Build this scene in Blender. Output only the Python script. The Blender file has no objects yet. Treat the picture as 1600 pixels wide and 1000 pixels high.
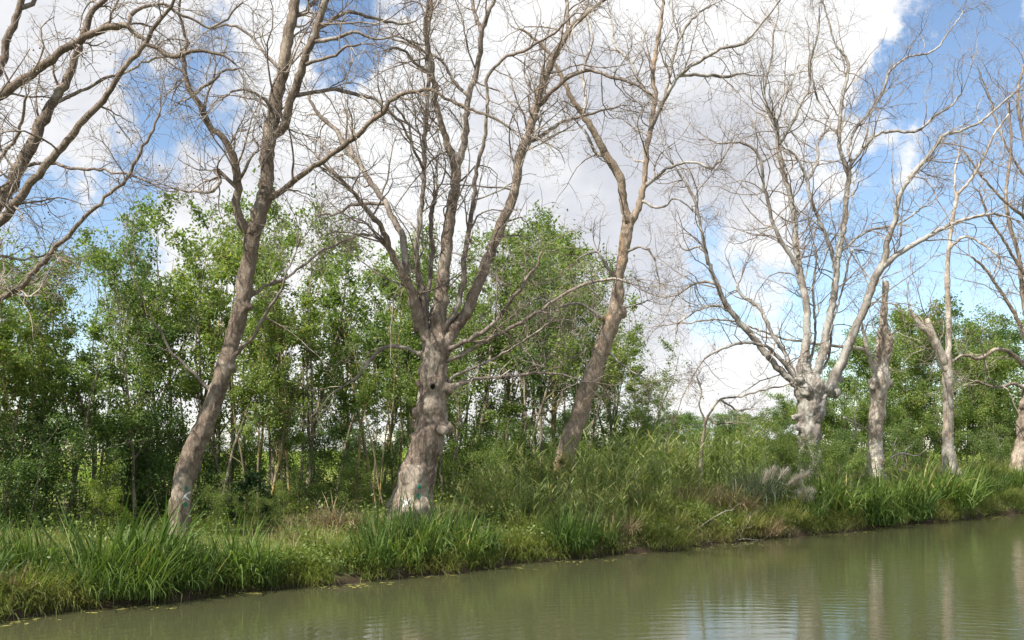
import bpy, math, random
import numpy as np
from mathutils import Vector, noise as mnoise
from mathutils.bvhtree import BVHTree

rng = np.random.default_rng(7)
random.seed(7)
scene = bpy.context.scene
COL = scene.collection

# ------------------------------------------------------------------ camera
F, HZ, CH = 1500.0, 705.0, 2.2          # focal length in photo pixels, horizon row, eye height above water
cam_d = bpy.data.cameras.new('camera')
cam_d.sensor_width = 36.0
cam_d.lens = F / 1600.0 * 36.0
cam_d.shift_y = (HZ - 500.0) / 1600.0
cam_d.clip_end = 6000.0
cam = bpy.data.objects.new('camera', cam_d)
cam.location = (0, 0, CH)
cam.rotation_euler = (math.radians(90), 0, 0)
COL.objects.link(cam)
scene.camera = cam

# ------------------------------------------------------------------ sun, sky, exposure
SUN_EL, SUN_ROT = math.radians(50), math.radians(226)
sd = bpy.data.lights.new('sun', 'SUN')
sd.energy = 5.0
sd.angle = math.radians(0.55)
sd.color = (1.0, 0.945, 0.86)
so = bpy.data.objects.new('sun', sd)
sun_dir = Vector((math.sin(SUN_ROT) * math.cos(SUN_EL), math.cos(SUN_ROT) * math.cos(SUN_EL), math.sin(SUN_EL)))
so.rotation_euler = sun_dir.to_track_quat('Z', 'Y').to_euler()
so.location = (-20, -20, 40)
COL.objects.link(so)
scene.view_settings.view_transform = 'Standard'
scene.view_settings.look = 'None'
scene.view_settings.exposure = 0.8
scene.view_settings.gamma = 1.0
scene.view_settings.use_curve_mapping = False
scene.cycles.max_bounces = 4
scene.cycles.diffuse_bounces = 2
scene.cycles.glossy_bounces = 3
scene.cycles.transmission_bounces = 3
scene.cycles.use_denoising = True
scene.cycles.sample_clamp_indirect = 6.0
scene.render.film_transparent = False


class NT:
    """small helper for building node trees"""
    def __init__(s, tree):
        s.t = tree
        s.n = tree.nodes
        s.l = tree.links

    def node(s, typ, ins=None, **kw):
        n = s.n.new(typ)
        for k, v in kw.items():
            setattr(n, k, v)
        for k, v in (ins or {}).items():
            s.put(n.inputs[k], v)
        return n

    def put(s, sock, v):
        if isinstance(v, bpy.types.NodeSocket):
            s.l.new(v, sock)
        else:
            sock.default_value = v

    def math(s, op, a, b=0.0, clamp=False):
        n = s.node('ShaderNodeMath', operation=op, use_clamp=clamp)
        s.put(n.inputs[0], a)
        s.put(n.inputs[1], b)
        return n.outputs[0]

    def smooth(s, v, lo, hi, a=0.0, b=1.0, typ='SMOOTHSTEP'):
        n = s.node('ShaderNodeMapRange', interpolation_type=typ)
        for i, x in enumerate((v, lo, hi, a, b)):
            s.put(n.inputs[i], x)
        return n.outputs[0]

    def mix(s, f, a, b):
        n = s.node('ShaderNodeMix', data_type='RGBA')
        s.put(n.inputs[0], f)
        s.put(n.inputs[6], a)
        s.put(n.inputs[7], b)
        return n.outputs[2]

    def noise(s, vec, scale, detail=4.0, rough=0.55, dist=0.0):
        n = s.node('ShaderNodeTexNoise', {'Scale': scale, 'Detail': detail, 'Roughness': rough, 'Distortion': dist})
        if vec is not None:
            s.l.new(vec, n.inputs['Vector'])
        return n.outputs['Fac']

    def mapping(s, vec, scale=(1, 1, 1), loc=(0, 0, 0), rot=(0, 0, 0)):
        n = s.node('ShaderNodeMapping', {'Scale': scale, 'Location': loc, 'Rotation': rot})
        s.l.new(vec, n.inputs['Vector'])
        return n.outputs['Vector']


world = bpy.data.worlds.new('World')
scene.world = world
world.use_nodes = True
wt = world.node_tree
wt.nodes.clear()
W = NT(wt)
sky = W.node('ShaderNodeTexSky', sky_type='NISHITA', sun_disc=False, sun_elevation=SUN_EL, sun_rotation=SUN_ROT)
sky.altitude = 60.0
sky.air_density = 1.0
sky.dust_density = 0.15
sky.ozone_density = 1.3
tc = W.node('ShaderNodeTexCoord')
dirv = tc.outputs['Generated']


def warped(vec, scale, amt, detail):
    n = W.node('ShaderNodeTexNoise', {'Scale': scale, 'Detail': detail, 'Roughness': 0.6})
    W.l.new(vec, n.inputs['Vector'])
    sub = W.node('ShaderNodeVectorMath', operation='SUBTRACT')
    W.l.new(n.outputs['Color'], sub.inputs[0])
    sub.inputs[1].default_value = (0.5, 0.5, 0.5)
    sc = W.node('ShaderNodeVectorMath', operation='SCALE')
    W.l.new(sub.outputs[0], sc.inputs[0])
    sc.inputs['Scale'].default_value = amt
    ad = W.node('ShaderNodeVectorMath', operation='ADD')
    W.l.new(vec, ad.inputs[0])
    W.l.new(sc.outputs[0], ad.inputs[1])
    nm = W.node('ShaderNodeVectorMath', operation='NORMALIZE')
    W.l.new(ad.outputs[0], nm.inputs[0])
    return nm.outputs[0]


wdir = warped(dirv, 6.5, 0.30, 9.0)


def blob(px, py, rad):
    c = Vector(((px - 800) / F, 1.0, (HZ - py) / F)).normalized()
    d = W.node('ShaderNodeVectorMath', operation='DOT_PRODUCT')
    W.l.new(wdir, d.inputs[0])
    d.inputs[1].default_value = c
    return W.smooth(d.outputs['Value'], math.cos(rad / F * 1.0), 1.0)


def blobsum(lst):
    acc = None
    for px, py, rad, w in lst:
        v = W.math('MULTIPLY', blob(px, py, rad), w)
        acc = v if acc is None else W.math('ADD', acc, v)
    return acc


warp = W.mapping(dirv, scale=(1.0, 1.0, 1.35), loc=(0.37, 0.21, 0.55))
n1 = W.noise(warp, 3.4, 9.0, 0.60, 0.25)
n2 = W.noise(warp, 10.0, 10.0, 0.66, 0.3)
nn = W.math('ADD', W.math('MULTIPLY', n1, 1.0), W.math('MULTIPLY', n2, 0.95))
nn = W.math('SUBTRACT', nn, 0.47)
bias = blobsum([
    (60, 130, 360, 0.34), (700, 150, 480, 0.30), (1000, 240, 400, 0.30), (460, 290, 280, 0.26), (1180, 90, 380, 0.34), (1320, 50, 150, 0.12), (620, 420, 320, 0.14),
    (1455, 300, 160, 0.36), (1590, 80, 150, 0.30), (1110, 570, 190, 0.20), (60, 60, 220, 0.12), (300, 560, 300, 0.1), (880, 640, 300, 0.12),
    (285, 150, 130, -0.46), (570, 50, 140, -0.50), (1520, 160, 210, -0.46), (1490, 20, 170, -0.44), (1600, 250, 180, -0.25),
    (60, 380, 190, -0.40), (200, 310, 110, -0.2), (1250, 440, 220, -0.36), (1420, 480, 190, -0.32), (1070, 490, 130, -0.22), (1560, 430, 150, -0.25), (1240, 260, 90, -0.2), (1330, 210, 90, -0.2)])
dens = W.math('ADD', nn, bias)
mask = W.smooth(dens, 0.36, 0.64)
# cloud body: bright tops, greyer where the cloud is thick
n3 = W.noise(W.mapping(dirv, scale=(1.0, 1.0, 1.7), loc=(0.3, 0.1, 0.05)), 4.0, 8.0, 0.55, 0.2)
greyb = blobsum([(970, 370, 300, 0.50), (110, 170, 330, 0.34), (1080, 260, 240, 0.2)])
grey = W.smooth(W.math('ADD', W.math('ADD', W.math('MULTIPLY', n3, 0.9), greyb), W.math('MULTIPLY', W.math('SUBTRACT', n2, 0.5), -0.9)), 0.42, 1.15)
cloud_col = W.mix(grey, (0.62, 0.62, 0.62, 1), (0.41, 0.42, 0.455, 1))
bg1 = W.node('ShaderNodeBackground', {'Color': sky.outputs['Color'], 'Strength': 0.11})
bg2 = W.node('ShaderNodeBackground', {'Color': cloud_col, 'Strength': 1.0})
mx = W.node('ShaderNodeMixShader')
W.put(mx.inputs[0], W.math('MULTIPLY', mask, 0.97))
W.l.new(bg1.outputs[0], mx.inputs[1])
W.l.new(bg2.outputs[0], mx.inputs[2])
wo = W.node('ShaderNodeOutputWorld')
W.l.new(mx.outputs[0], wo.inputs['Surface'])

# ------------------------------------------------------------------ helpers: mesh, objects


def mk_mesh(name, V, faces_list, smooth=False, mats=None):
    """faces_list: list of int arrays (M,k)"""
    V = np.asarray(V, dtype=np.float32).reshape(-1, 3)
    me = bpy.data.meshes.new(name)
    me.vertices.add(len(V))
    me.vertices.foreach_set('co', V.ravel())
    loops = []
    starts = []
    base = 0
    for f in faces_list:
        f = np.asarray(f, dtype=np.int32)
        if f.size == 0:
            continue
        m, k = f.shape
        loops.append(f.ravel())
        starts.append(base + np.arange(m, dtype=np.int32) * k)
        base += m * k
    loops = np.concatenate(loops)
    starts = np.concatenate(starts)
    me.loops.add(len(loops))
    me.loops.foreach_set('vertex_index', loops)
    me.polygons.add(len(starts))
    me.polygons.foreach_set('loop_start', starts)
    if smooth:
        me.polygons.foreach_set('use_smooth', np.ones(len(starts), dtype=bool))
    me.update(calc_edges=True)
    return me


def link(name, data, parent=None, mat=None, loc=None, **props):
    o = bpy.data.objects.new(name, data)
    COL.objects.link(o)
    if parent is not None:
        o.parent = parent
    if loc is not None:
        o.location = loc
    if mat is not None and data is not None and len(data.materials) == 0:
        data.materials.append(mat)
    for k, v in props.items():
        o[k] = v
    return o


def thing(name, label, category, loc, group=None, rotz=0.0, scale=1.0):
    o = link(name, None, loc=loc, label=label, category=category)
    o.empty_display_size = 0.2
    o.rotation_euler = (0, 0, rotz)
    o.scale = (scale, scale, scale) if not isinstance(scale, tuple) else scale
    if group:
        o['group'] = group
    return o


def norm(v):
    return v / np.maximum(np.linalg.norm(v, axis=-1, keepdims=True), 1e-9)


def tubes(pts, rad, k=3, cap=True):
    """pts (N,P,3), rad (N,P): closed tubes"""
    N, Pn, _ = pts.shape
    T = np.empty_like(pts)
    T[:, 1:-1] = pts[:, 2:] - pts[:, :-2]
    T[:, 0] = pts[:, 1] - pts[:, 0]
    T[:, -1] = pts[:, -1] - pts[:, -2]
    T = norm(T)
    ref = np.where(np.abs(T[:, 0, 2:3]) > 0.8, np.array([[1.0, 0.2, 0]]), np.array([[0, 0.15, 1.0]]))
    n = norm(np.cross(T[:, 0], ref))
    ang = np.arange(k) * 2 * np.pi / k
    rings = np.empty((N, Pn, k, 3))
    for i in range(Pn):
        n = norm(n - T[:, i] * np.sum(n * T[:, i], -1, keepdims=True))
        b = np.cross(T[:, i], n)
        rings[:, i] = pts[:, i, None] + rad[:, i, None, None] * (np.cos(ang)[None, :, None] * n[:, None] + np.sin(ang)[None, :, None] * b[:, None])
    V = rings.reshape(-1, 3)
    idx = np.arange(N * Pn * k).reshape(N, Pn, k)
    a = idx[:, :-1]
    b_ = np.roll(idx, -1, axis=2)[:, :-1]
    c = np.roll(idx, -1, axis=2)[:, 1:]
    d = idx[:, 1:]
    Q = np.stack([a, b_, c, d], -1).reshape(-1, 4)
    fl = [Q]
    if cap and k > 2:
        fl.append(idx[:, 0, ::-1].reshape(-1, k))
        fl.append(idx[:, -1, :].reshape(-1, k))
    return V, fl


class MB:
    def __init__(s):
        s.V = []
        s.F = {}
        s.n = 0

    def add(s, V, fl):
        V = np.asarray(V).reshape(-1, 3)
        for f in fl:
            f = np.asarray(f)
            if f.size:
                s.F.setdefault(f.shape[1], []).append(f + s.n)
        s.V.append(V)
        s.n += len(V)

    def mesh(s, name, smooth=False):
        return mk_mesh(name, np.concatenate(s.V), [np.concatenate(v) for v in s.F.values()], smooth)


def resample(p, step):
    """catmull-rom through p (n,d), resampled evenly on first three dims"""
    p = np.asarray(p, float)
    if len(p) == 2:
        p = np.vstack([p[0], (p[0] + p[1]) / 2, p[1]])
    q = np.vstack([2 * p[0] - p[1], p, 2 * p[-1] - p[-2]])
    out = []
    for i in range(1, len(q) - 2):
        t = np.linspace(0, 1, 8, endpoint=False)[:, None]
        a, b, c, d = q[i - 1], q[i], q[i + 1], q[i + 2]
        out.append(0.5 * (2 * b + (c - a) * t + (2 * a - 5 * b + 4 * c - d) * t ** 2 + (3 * b - a - 3 * c + d) * t ** 3))
    out.append(p[-1:])
    o = np.vstack(out)
    L = np.concatenate([[0], np.cumsum(np.linalg.norm(np.diff(o[:, :3], axis=0), axis=1))])
    n = max(4, int(L[-1] / step) + 1)
    tt = np.linspace(0, L[-1], n)
    return np.stack([np.interp(tt, L, o[:, j]) for j in range(o.shape[1])], 1)


def PX(px, py, Y):
    """a point of the place at depth Y that the photo shows at (px, py)"""
    return np.array([(px - 800) / F * Y, Y, CH - (py - HZ) / F * Y])


# bank coordinates: s along the far waterline, t inland
UX, UY = 0.755, 0.656
NX, NY = -0.656, 0.755
P0Y = 18.4


def st_xy(s, t):
    return UX * s + NX * t, P0Y + UY * s + NY * t


def xy_st(x, y):
    return UX * x + UY * (y - P0Y), NX * x + NY * (y - P0Y)


def wl(s):
    """wobble of the waterline"""
    s = np.asarray(s, float)
    return 0.14 * np.sin(s * 0.9 + 0.6) + 0.10 * np.sin(s * 2.3 + 1.0) + 0.06 * np.sin(s * 5.1)


def gz(s, t):
    s = np.asarray(s, float)
    t = np.asarray(t, float)
    H = np.interp(s, [-30, -8, -5, 0, 4, 14, 24, 60], [0.62, 0.62, 0.66, 0.70, 0.92, 1.22, 1.40, 1.40])
    tt = t - wl(s) * np.clip(1.5 - np.abs(t) / 3, 0, 1)
    f = np.interp(tt, [-0.4, -0.02, 0.0, 0.08, 0.22, 0.6, 1.3, 2.4, 4.0, 400], [-0.9, -0.12, 0.0, 0.10, 0.27, 0.46, 0.74, 1.0, 1.03, 1.03])
    f = np.where(f > 0, f * H, f)
    near = np.interp(t, [-60, -13.9, -13.3, -12.9], [0.62, 0.55, 0.35, -0.9])
    z = np.where(t < -8, near, f)
    bump = 0.05 * np.sin(s * 1.7 + t * 0.8) * np.sin(t * 1.3 - s * 0.5) + 0.03 * np.sin(s * 3.9 + 1) * np.sin(t * 3.1)
    return z + bump * np.clip((z - 0.15) * 3, 0, 1)


def place(px, t):
    """world x, y, z on the ground at inland offset t, seen in photo column px"""
    k = (px - 800) / F
    Y = (t + NY * P0Y) / (NX * k + NY)
    X = k * Y
    s, _ = xy_st(X, Y)
    return X, Y, float(gz(s, t))


ORD = ['first', 'second', 'third', 'fourth', 'fifth', 'sixth', 'seventh', 'eighth', 'ninth', 'tenth', 'eleventh', 'twelfth', 'thirteenth', 'fourteenth', 'fifteenth',
       'sixteenth', 'seventeenth', 'eighteenth', 'nineteenth', 'twentieth', 'twenty-first', 'twenty-second', 'twenty-third', 'twenty-fourth', 'twenty-fifth', 'twenty-sixth', 'twenty-seventh', 'twenty-eighth', 'twenty-ninth', 'thirtieth']

# ------------------------------------------------------------------ materials


def new_mat(name):
    m = bpy.data.materials.new(name)
    m.use_nodes = True
    m.node_tree.nodes.clear()
    return m, NT(m.node_tree)


def finish(N, shader, disp=None):
    o = N.node('ShaderNodeOutputMaterial')
    N.l.new(shader, o.inputs['Surface'])


def bark(name, dark, mid, light, pale, amt=0.5, scale=1.0, zst=0.35, bump=0.5):
    m, N = new_mat(name)
    co = N.node('ShaderNodeTexCoord').outputs['Object']
    v = N.mapping(co, scale=(1, 1, zst))
    a = N.noise(v, 5.0 * scale, 6, 0.6, 0.3)
    b = N.noise(v, 26.0 * scale, 5, 0.65, 0.2)
    c = N.noise(N.mapping(co, scale=(1, 1, 0.6), loc=(3, 1, 7)), 2.2 * scale, 5, 0.6, 0.6)
    col = N.mix(N.smooth(a, 0.36, 0.62), dark, mid)
    col = N.mix(N.smooth(b, 0.42, 0.72), col, light)
    col = N.mix(N.math('MULTIPLY', N.smooth(c, 0.60 - 0.2 * amt, 0.66 - 0.14 * amt), 0.85), col, pale)
    vo = N.node('ShaderNodeTexVoronoi', {'Scale': 14.0 * scale}, feature='DISTANCE_TO_EDGE')
    N.l.new(N.mapping(co, scale=(1, 1, zst * 1.1)), vo.inputs['Vector'])
    crack = N.smooth(vo.outputs['Distance'], 0.0, 0.10)
    col = N.mix(N.math('MULTIPLY', N.math('SUBTRACT', 1.0, crack), 0.35), col, dark)
    h = N.math('ADD', N.math('ADD', N.math('MULTIPLY', a, 0.6), N.math('MULTIPLY', b, 0.5)), N.math('MULTIPLY', crack, 0.25))
    bp = N.node('ShaderNodeBump', {'Strength': bump, 'Distance': 0.03, 'Height': h})
    p = N.node('ShaderNodeBsdfPrincipled', {'Base Color': col, 'Roughness': 0.85, 'Specular IOR Level': 0.2, 'Normal': bp.outputs['Normal']})
    finish(N, p.outputs[0])
    return m


def leafmat(name, cols, trans=0.35, rough=0.45, spec=0.35, patch=None, patch_scale=0.6, tmul=(1.25, 1.35, 0.6)):
    """cols: dark, mid, bright(, odd). varies per leaf and per plant; patch = another colour in large soft patches"""
    m, N = new_mat(name)
    g = N.node('ShaderNodeNewGeometry')
    oi = N.node('ShaderNodeObjectInfo')
    r = N.node('ShaderNodeValToRGB')
    el = r.color_ramp.elements
    el[0].color = cols[0]
    el[0].position = 0.0
    el[1].color = cols[2]
    el[1].position = 0.86
    e = el.new(0.5)
    e.color = cols[1]
    if len(cols) > 3:
        e = el.new(0.91)
        e.color = cols[3]
    f = N.math('ADD', N.math('MULTIPLY', g.outputs['Random Per Island'], 0.75), N.math('MULTIPLY', oi.outputs['Random'], 0.25))
    N.l.new(f, r.inputs[0])
    col = r.outputs[0]
    if patch is not None:
        nz = N.noise(g.outputs['Position'], patch_scale, 3, 0.6)
        f2 = N.math('ADD', nz, N.math('MULTIPLY', N.math('SUBTRACT', g.outputs['Random Per Island'], 0.5), 0.2))
        col = N.mix(N.smooth(f2, 0.46, 0.62), col, patch)
    p = N.node('ShaderNodeBsdfPrincipled', {'Base Color': col, 'Roughness': rough, 'Specular IOR Level': spec})
    tm = N.node('ShaderNodeMix', data_type='RGBA', blend_type='MULTIPLY')
    tm.inputs[0].default_value = 1.0
    N.l.new(col, tm.inputs[6])
    tm.inputs[7].default_value = (*tmul, 1)
    tr = N.node('ShaderNodeBsdfTranslucent', {'Color': tm.outputs[2]})
    ms = N.node('ShaderNodeMixShader', {0: trans})
    N.l.new(p.outputs[0], ms.inputs[1])
    N.l.new(tr.outputs[0], ms.inputs[2])
    finish(N, ms.outputs[0])
    return m


def plain(name, col, rough=0.8):
    m, N = new_mat(name)
    co = N.node('ShaderNodeTexCoord').outputs['Object']
    nz = N.noise(co, 40.0, 4, 0.6)
    c = N.mix(nz, tuple(x * 0.7 for x in col[:3]) + (1,), col)
    p = N.node('ShaderNodeBsdfPrincipled', {'Base Color': c, 'Roughness': rough, 'Specular IOR Level': 0.2})
    finish(N, p.outputs[0])
    return m


M = {}
M['bark_brown'] = bark('bark_brown', (0.097, 0.072, 0.053, 1), (0.194, 0.148, 0.113, 1), (0.262, 0.211, 0.160, 1), (0.330, 0.276, 0.214, 1), 0.25)
M['bark_beige'] = bark('bark_beige', (0.110, 0.080, 0.060, 1), (0.249, 0.190, 0.144, 1), (0.337, 0.270, 0.211, 1), (0.416, 0.349, 0.274, 1), 0.5)
M['bark_pale'] = bark('bark_pale', (0.140, 0.118, 0.096, 1), (0.266, 0.228, 0.194, 1), (0.354, 0.318, 0.276, 1), (0.428, 0.410, 0.365, 1), 0.7)
M['bark_orange'] = bark('bark_orange', (0.166, 0.125, 0.090, 1), (0.312, 0.242, 0.179, 1), (0.408, 0.328, 0.252, 1), (0.408, 0.279, 0.171, 1), 0.3)
M['limb'] = bark('limb', (0.109, 0.083, 0.070, 1), (0.218, 0.174, 0.144, 1), (0.322, 0.269, 0.225, 1), (0.414, 0.364, 0.307, 1), 0.45, bump=0.35)
M['limb_pale'] = bark('limb_pale', (0.107, 0.088, 0.074, 1), (0.232, 0.196, 0.169, 1), (0.346, 0.310, 0.272, 1), (0.454, 0.426, 0.389, 1), 0.8, bump=0.35)
M['twig'] = bark('twig', (0.121, 0.092, 0.074, 1), (0.242, 0.192, 0.154, 1), (0.382, 0.317, 0.263, 1), (0.510, 0.449, 0.377, 1), 0.4, scale=0.6, bump=0.0)
M['stem_dark'] = bark('stem_dark', (0.095, 0.080, 0.061, 1), (0.190, 0.162, 0.118, 1), (0.304, 0.257, 0.190, 1), (0.418, 0.361, 0.247, 1), 0.4, bump=0.3)
M['stem_lichen'] = bark('stem_lichen', (0.108, 0.090, 0.060, 1), (0.240, 0.198, 0.132, 1), (0.336, 0.288, 0.192, 1), (0.408, 0.300, 0.108, 1), 0.65, bump=0.3)
M['bark_cream'] = bark('bark_cream', (0.19, 0.145, 0.105, 1), (0.35, 0.28, 0.215, 1), (0.46, 0.39, 0.31, 1), (0.56, 0.50, 0.42, 1), 0.7)
M['heart'] = plain('heart', (0.035, 0.025, 0.02, 1))
M['splinter'] = bark('splinter', (0.26, 0.17, 0.09, 1), (0.44, 0.32, 0.20, 1), (0.55, 0.43, 0.30, 1), (0.62, 0.55, 0.45, 1), 0.5, scale=2.0, zst=0.08)
M['paint_white'] = plain('paint_white', (0.82, 0.84, 0.82, 1))
M['paint_green'] = plain('paint_green', (0.04, 0.22, 0.14, 1))
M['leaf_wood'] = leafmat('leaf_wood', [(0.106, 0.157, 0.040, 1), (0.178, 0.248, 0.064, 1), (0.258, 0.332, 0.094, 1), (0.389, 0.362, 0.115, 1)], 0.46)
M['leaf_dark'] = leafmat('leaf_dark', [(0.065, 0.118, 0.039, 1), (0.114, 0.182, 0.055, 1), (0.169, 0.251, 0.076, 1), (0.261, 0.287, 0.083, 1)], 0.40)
M['leaf_yellow'] = leafmat('leaf_yellow', [(0.12, 0.18, 0.03, 1), (0.20, 0.27, 0.045, 1), (0.30, 0.36, 0.06, 1), (0.42, 0.36, 0.05, 1)], 0.45)
M['leaf_ivy'] = leafmat('leaf_ivy', [(0.022, 0.055, 0.014, 1), (0.042, 0.090, 0.022, 1), (0.075, 0.135, 0.035, 1)], 0.28, 0.4, 0.4)
M['iris'] = leafmat('iris', [(0.075, 0.120, 0.026, 1), (0.125, 0.190, 0.044, 1), (0.20, 0.265, 0.075, 1), (0.46, 0.40, 0.18, 1)], 0.38, 0.6, 0.2)
M['iris_dark'] = leafmat('iris_dark', [(0.045, 0.080, 0.020, 1), (0.080, 0.135, 0.034, 1), (0.14, 0.20, 0.055, 1), (0.42, 0.37, 0.16, 1)], 0.36, 0.6, 0.2)
M['reed'] = leafmat('reed', [(0.129, 0.174, 0.057, 1), (0.232, 0.290, 0.097, 1), (0.361, 0.399, 0.148, 1), (0.592, 0.490, 0.258, 1)], 0.40, 0.5, 0.3)
M['pampas'] = leafmat('pampas', [(0.075, 0.105, 0.065, 1), (0.13, 0.17, 0.105, 1), (0.21, 0.25, 0.16, 1), (0.40, 0.36, 0.22, 1)], 0.25, 0.4, 0.4)
M['plume'] = leafmat('plume', [(0.66, 0.58, 0.47, 1), (0.74, 0.67, 0.56, 1), (0.80, 0.75, 0.66, 1)], 0.5, 0.8, 0.1, tmul=(1.0, 1.0, 1.0))
M['grass'] = leafmat('grass', [(0.09, 0.13, 0.03, 1), (0.16, 0.205, 0.05, 1), (0.24, 0.275, 0.075, 1), (0.42, 0.36, 0.15, 1)], 0.40, 0.5, 0.3, patch=(0.27, 0.27, 0.09, 1), patch_scale=0.55)
M['straw'] = leafmat('straw', [(0.22, 0.16, 0.085, 1), (0.36, 0.28, 0.16, 1), (0.48, 0.39, 0.24, 1)], 0.25, 0.6, 0.2, tmul=(1.1, 1.0, 0.8))
M['weed'] = leafmat('weed', [(0.07, 0.11, 0.024, 1), (0.13, 0.185, 0.04, 1), (0.21, 0.26, 0.06, 1), (0.42, 0.36, 0.05, 1)], 0.38, patch=(0.17, 0.225, 0.05, 1), patch_scale=0.8)
M['vine'] = leafmat('vine', [(0.12, 0.19, 0.03, 1), (0.19, 0.27, 0.045, 1), (0.28, 0.34, 0.06, 1)], 0.4)
M['float'] = leafmat('float', [(0.16, 0.17, 0.05, 1), (0.26, 0.23, 0.08, 1), (0.36, 0.34, 0.10, 1)], 0.1)

# ground
gm, N = new_mat('ground')
pos = N.node('ShaderNodeNewGeometry').outputs['Position']
big = N.noise(pos, 0.35, 5, 0.6)
fine = N.noise(pos, 7.0, 6, 0.65)
gcol = N.mix(N.smooth(fine, 0.35, 0.7), (0.075, 0.062, 0.034, 1), (0.17, 0.14, 0.075, 1))
gcol = N.mix(N.smooth(big, 0.40, 0.60), gcol, (0.11, 0.135, 0.032, 1))
tdot = N.node('ShaderNodeVectorMath', operation='DOT_PRODUCT')
N.l.new(pos, tdot.inputs[0])
tdot.inputs[1].default_value = (NX, NY, 0)
field = N.smooth(tdot.outputs['Value'], NY * P0Y + 15, NY * P0Y + 19)
fcol = N.mix(N.noise(pos, 0.9, 4, 0.6), (0.17, 0.21, 0.045, 1), (0.25, 0.26, 0.07, 1))
gcol = N.mix(field, gcol, fcol)
sz = N.node('ShaderNodeSeparateXYZ')
N.l.new(pos, sz.inputs[0])
wet = N.smooth(sz.outputs['Z'], 0.05, 0.30)
gcol = N.mix(wet, (0.055, 0.040, 0.026, 1), gcol)
bp = N.node('ShaderNodeBump', {'Strength': 0.7, 'Distance': 0.05, 'Height': fine})
p = N.node('ShaderNodeBsdfPrincipled', {'Base Color': gcol, 'Roughness': 0.95, 'Specular IOR Level': 0.1, 'Normal': bp.outputs['Normal']})
finish(N, p.outputs[0])
M['ground'] = gm

# water: turbid olive canal water with long low ripples
wm, N = new_mat('water')
pos = N.node('ShaderNodeNewGeometry').outputs['Position']
silt = N.noise(pos, 0.25, 4, 0.55)
wcol = N.mix(silt, (0.054, 0.057, 0.027, 1), (0.072, 0.073, 0.036, 1))
r1 = N.noise(N.mapping(pos, scale=(0.55, 1.6, 1), rot=(0, 0, math.radians(6))), 2.6, 5, 0.55, 0.6)
r2 = N.noise(N.mapping(pos, scale=(0.6, 1.5, 1), rot=(0, 0, math.radians(-9))), 9.0, 3, 0.55, 0.2)
wv = N.node('ShaderNodeTexWave', {'Scale': 1.15, 'Distortion': 9.0, 'Detail': 4.0, 'Detail Scale': 0.6}, wave_type='RINGS', rings_direction='Z')
N.l.new(N.mapping(pos, loc=(-3.0, -6.0, 0)), wv.inputs['Vector'])
calm = N.smooth(N.noise(pos, 0.16, 2, 0.5), 0.34, 0.60, 0.25, 1.0)
h = N.math('ADD', N.math('MULTIPLY', r1, 0.55), N.math('ADD', N.math('MULTIPLY', r2, 0.16), N.math('MULTIPLY', N.math('MULTIPLY', wv.outputs['Fac'], calm), 0.26)))
bp = N.node('ShaderNodeBump', {'Strength': 0.5, 'Distance': 0.012, 'Height': h})
p = N.node('ShaderNodeBsdfPrincipled', {'Base Color': wcol, 'Roughness': 0.02, 'IOR': 1.52, 'Specular IOR Level': 0.5, 'Normal': bp.outputs['Normal']})
finish(N, p.outputs[0])
M['water'] = wm

# ------------------------------------------------------------------ ground and water
S = np.unique(np.concatenate([np.linspace(-4000, -60, 8), np.linspace(-60, -16, 23), np.arange(-16, 46, 0.3), np.linspace(46, 120, 30), np.linspace(120, 4000, 8)]))
Tt = np.unique(np.concatenate([np.linspace(-3000, -60, 6), np.linspace(-60, -16, 12), np.arange(-16, -12, 0.25), np.linspace(-12, -1, 6), np.arange(-1, 5, 0.1), np.arange(5, 20, 0.5), np.linspace(20, 120, 21), np.linspace(120, 4500, 8)]))
SS, TT = np.meshgrid(S, Tt, indexing='ij')
X, Y = st_xy(SS, TT)
Z = gz(SS, TT)
V = np.stack([X, Y, Z], -1).reshape(-1, 3)
idx = np.arange(SS.size).reshape(SS.shape)
Q = np.stack([idx[:-1, :-1], idx[1:, :-1], idx[1:, 1:], idx[:-1, 1:]], -1).reshape(-1, 4)
link('ground', mk_mesh('ground', V, [Q], True), mat=M['ground'], kind='structure')

SS, TT = np.meshgrid(np.array([-4000, -200, -40, 0, 40, 200, 4000.]), np.array([-13.4, -7., 0.8]), indexing='ij')
X, Y = st_xy(SS, TT)
V = np.stack([X, Y, X * 0], -1).reshape(-1, 3)
idx = np.arange(SS.size).reshape(SS.shape)
Q = np.stack([idx[:-1, :-1], idx[1:, :-1], idx[1:, 1:], idx[:-1, 1:]], -1).reshape(-1, 4)
link('canal_water', mk_mesh('canal_water', V, [Q]), mat=M['water'], kind='structure')

# ------------------------------------------------------------------ growth helpers


def rand_dirs(n):
    return norm(rng.normal(size=(n, 3)))


def grow(st, d, L, r0, n, wig, trop=0.0, rtip=0.35):
    N = len(st)
    pts = np.empty((N, n, 3))
    pts[:, 0] = st
    d = norm(d)
    step = (L / (n - 1))[:, None]
    up = np.array([0, 0, 1.0])
    trop = np.broadcast_to(np.asarray(trop, float).reshape(-1, 1), (N, 1))
    for i in range(1, n):
        d = norm(d + wig * rng.normal(size=(N, 3)) + trop * up)
        pts[:, i] = pts[:, i - 1] + d * step
    rad = r0[:, None] * np.linspace(1, rtip, n)[None]
    return pts, rad


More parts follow.
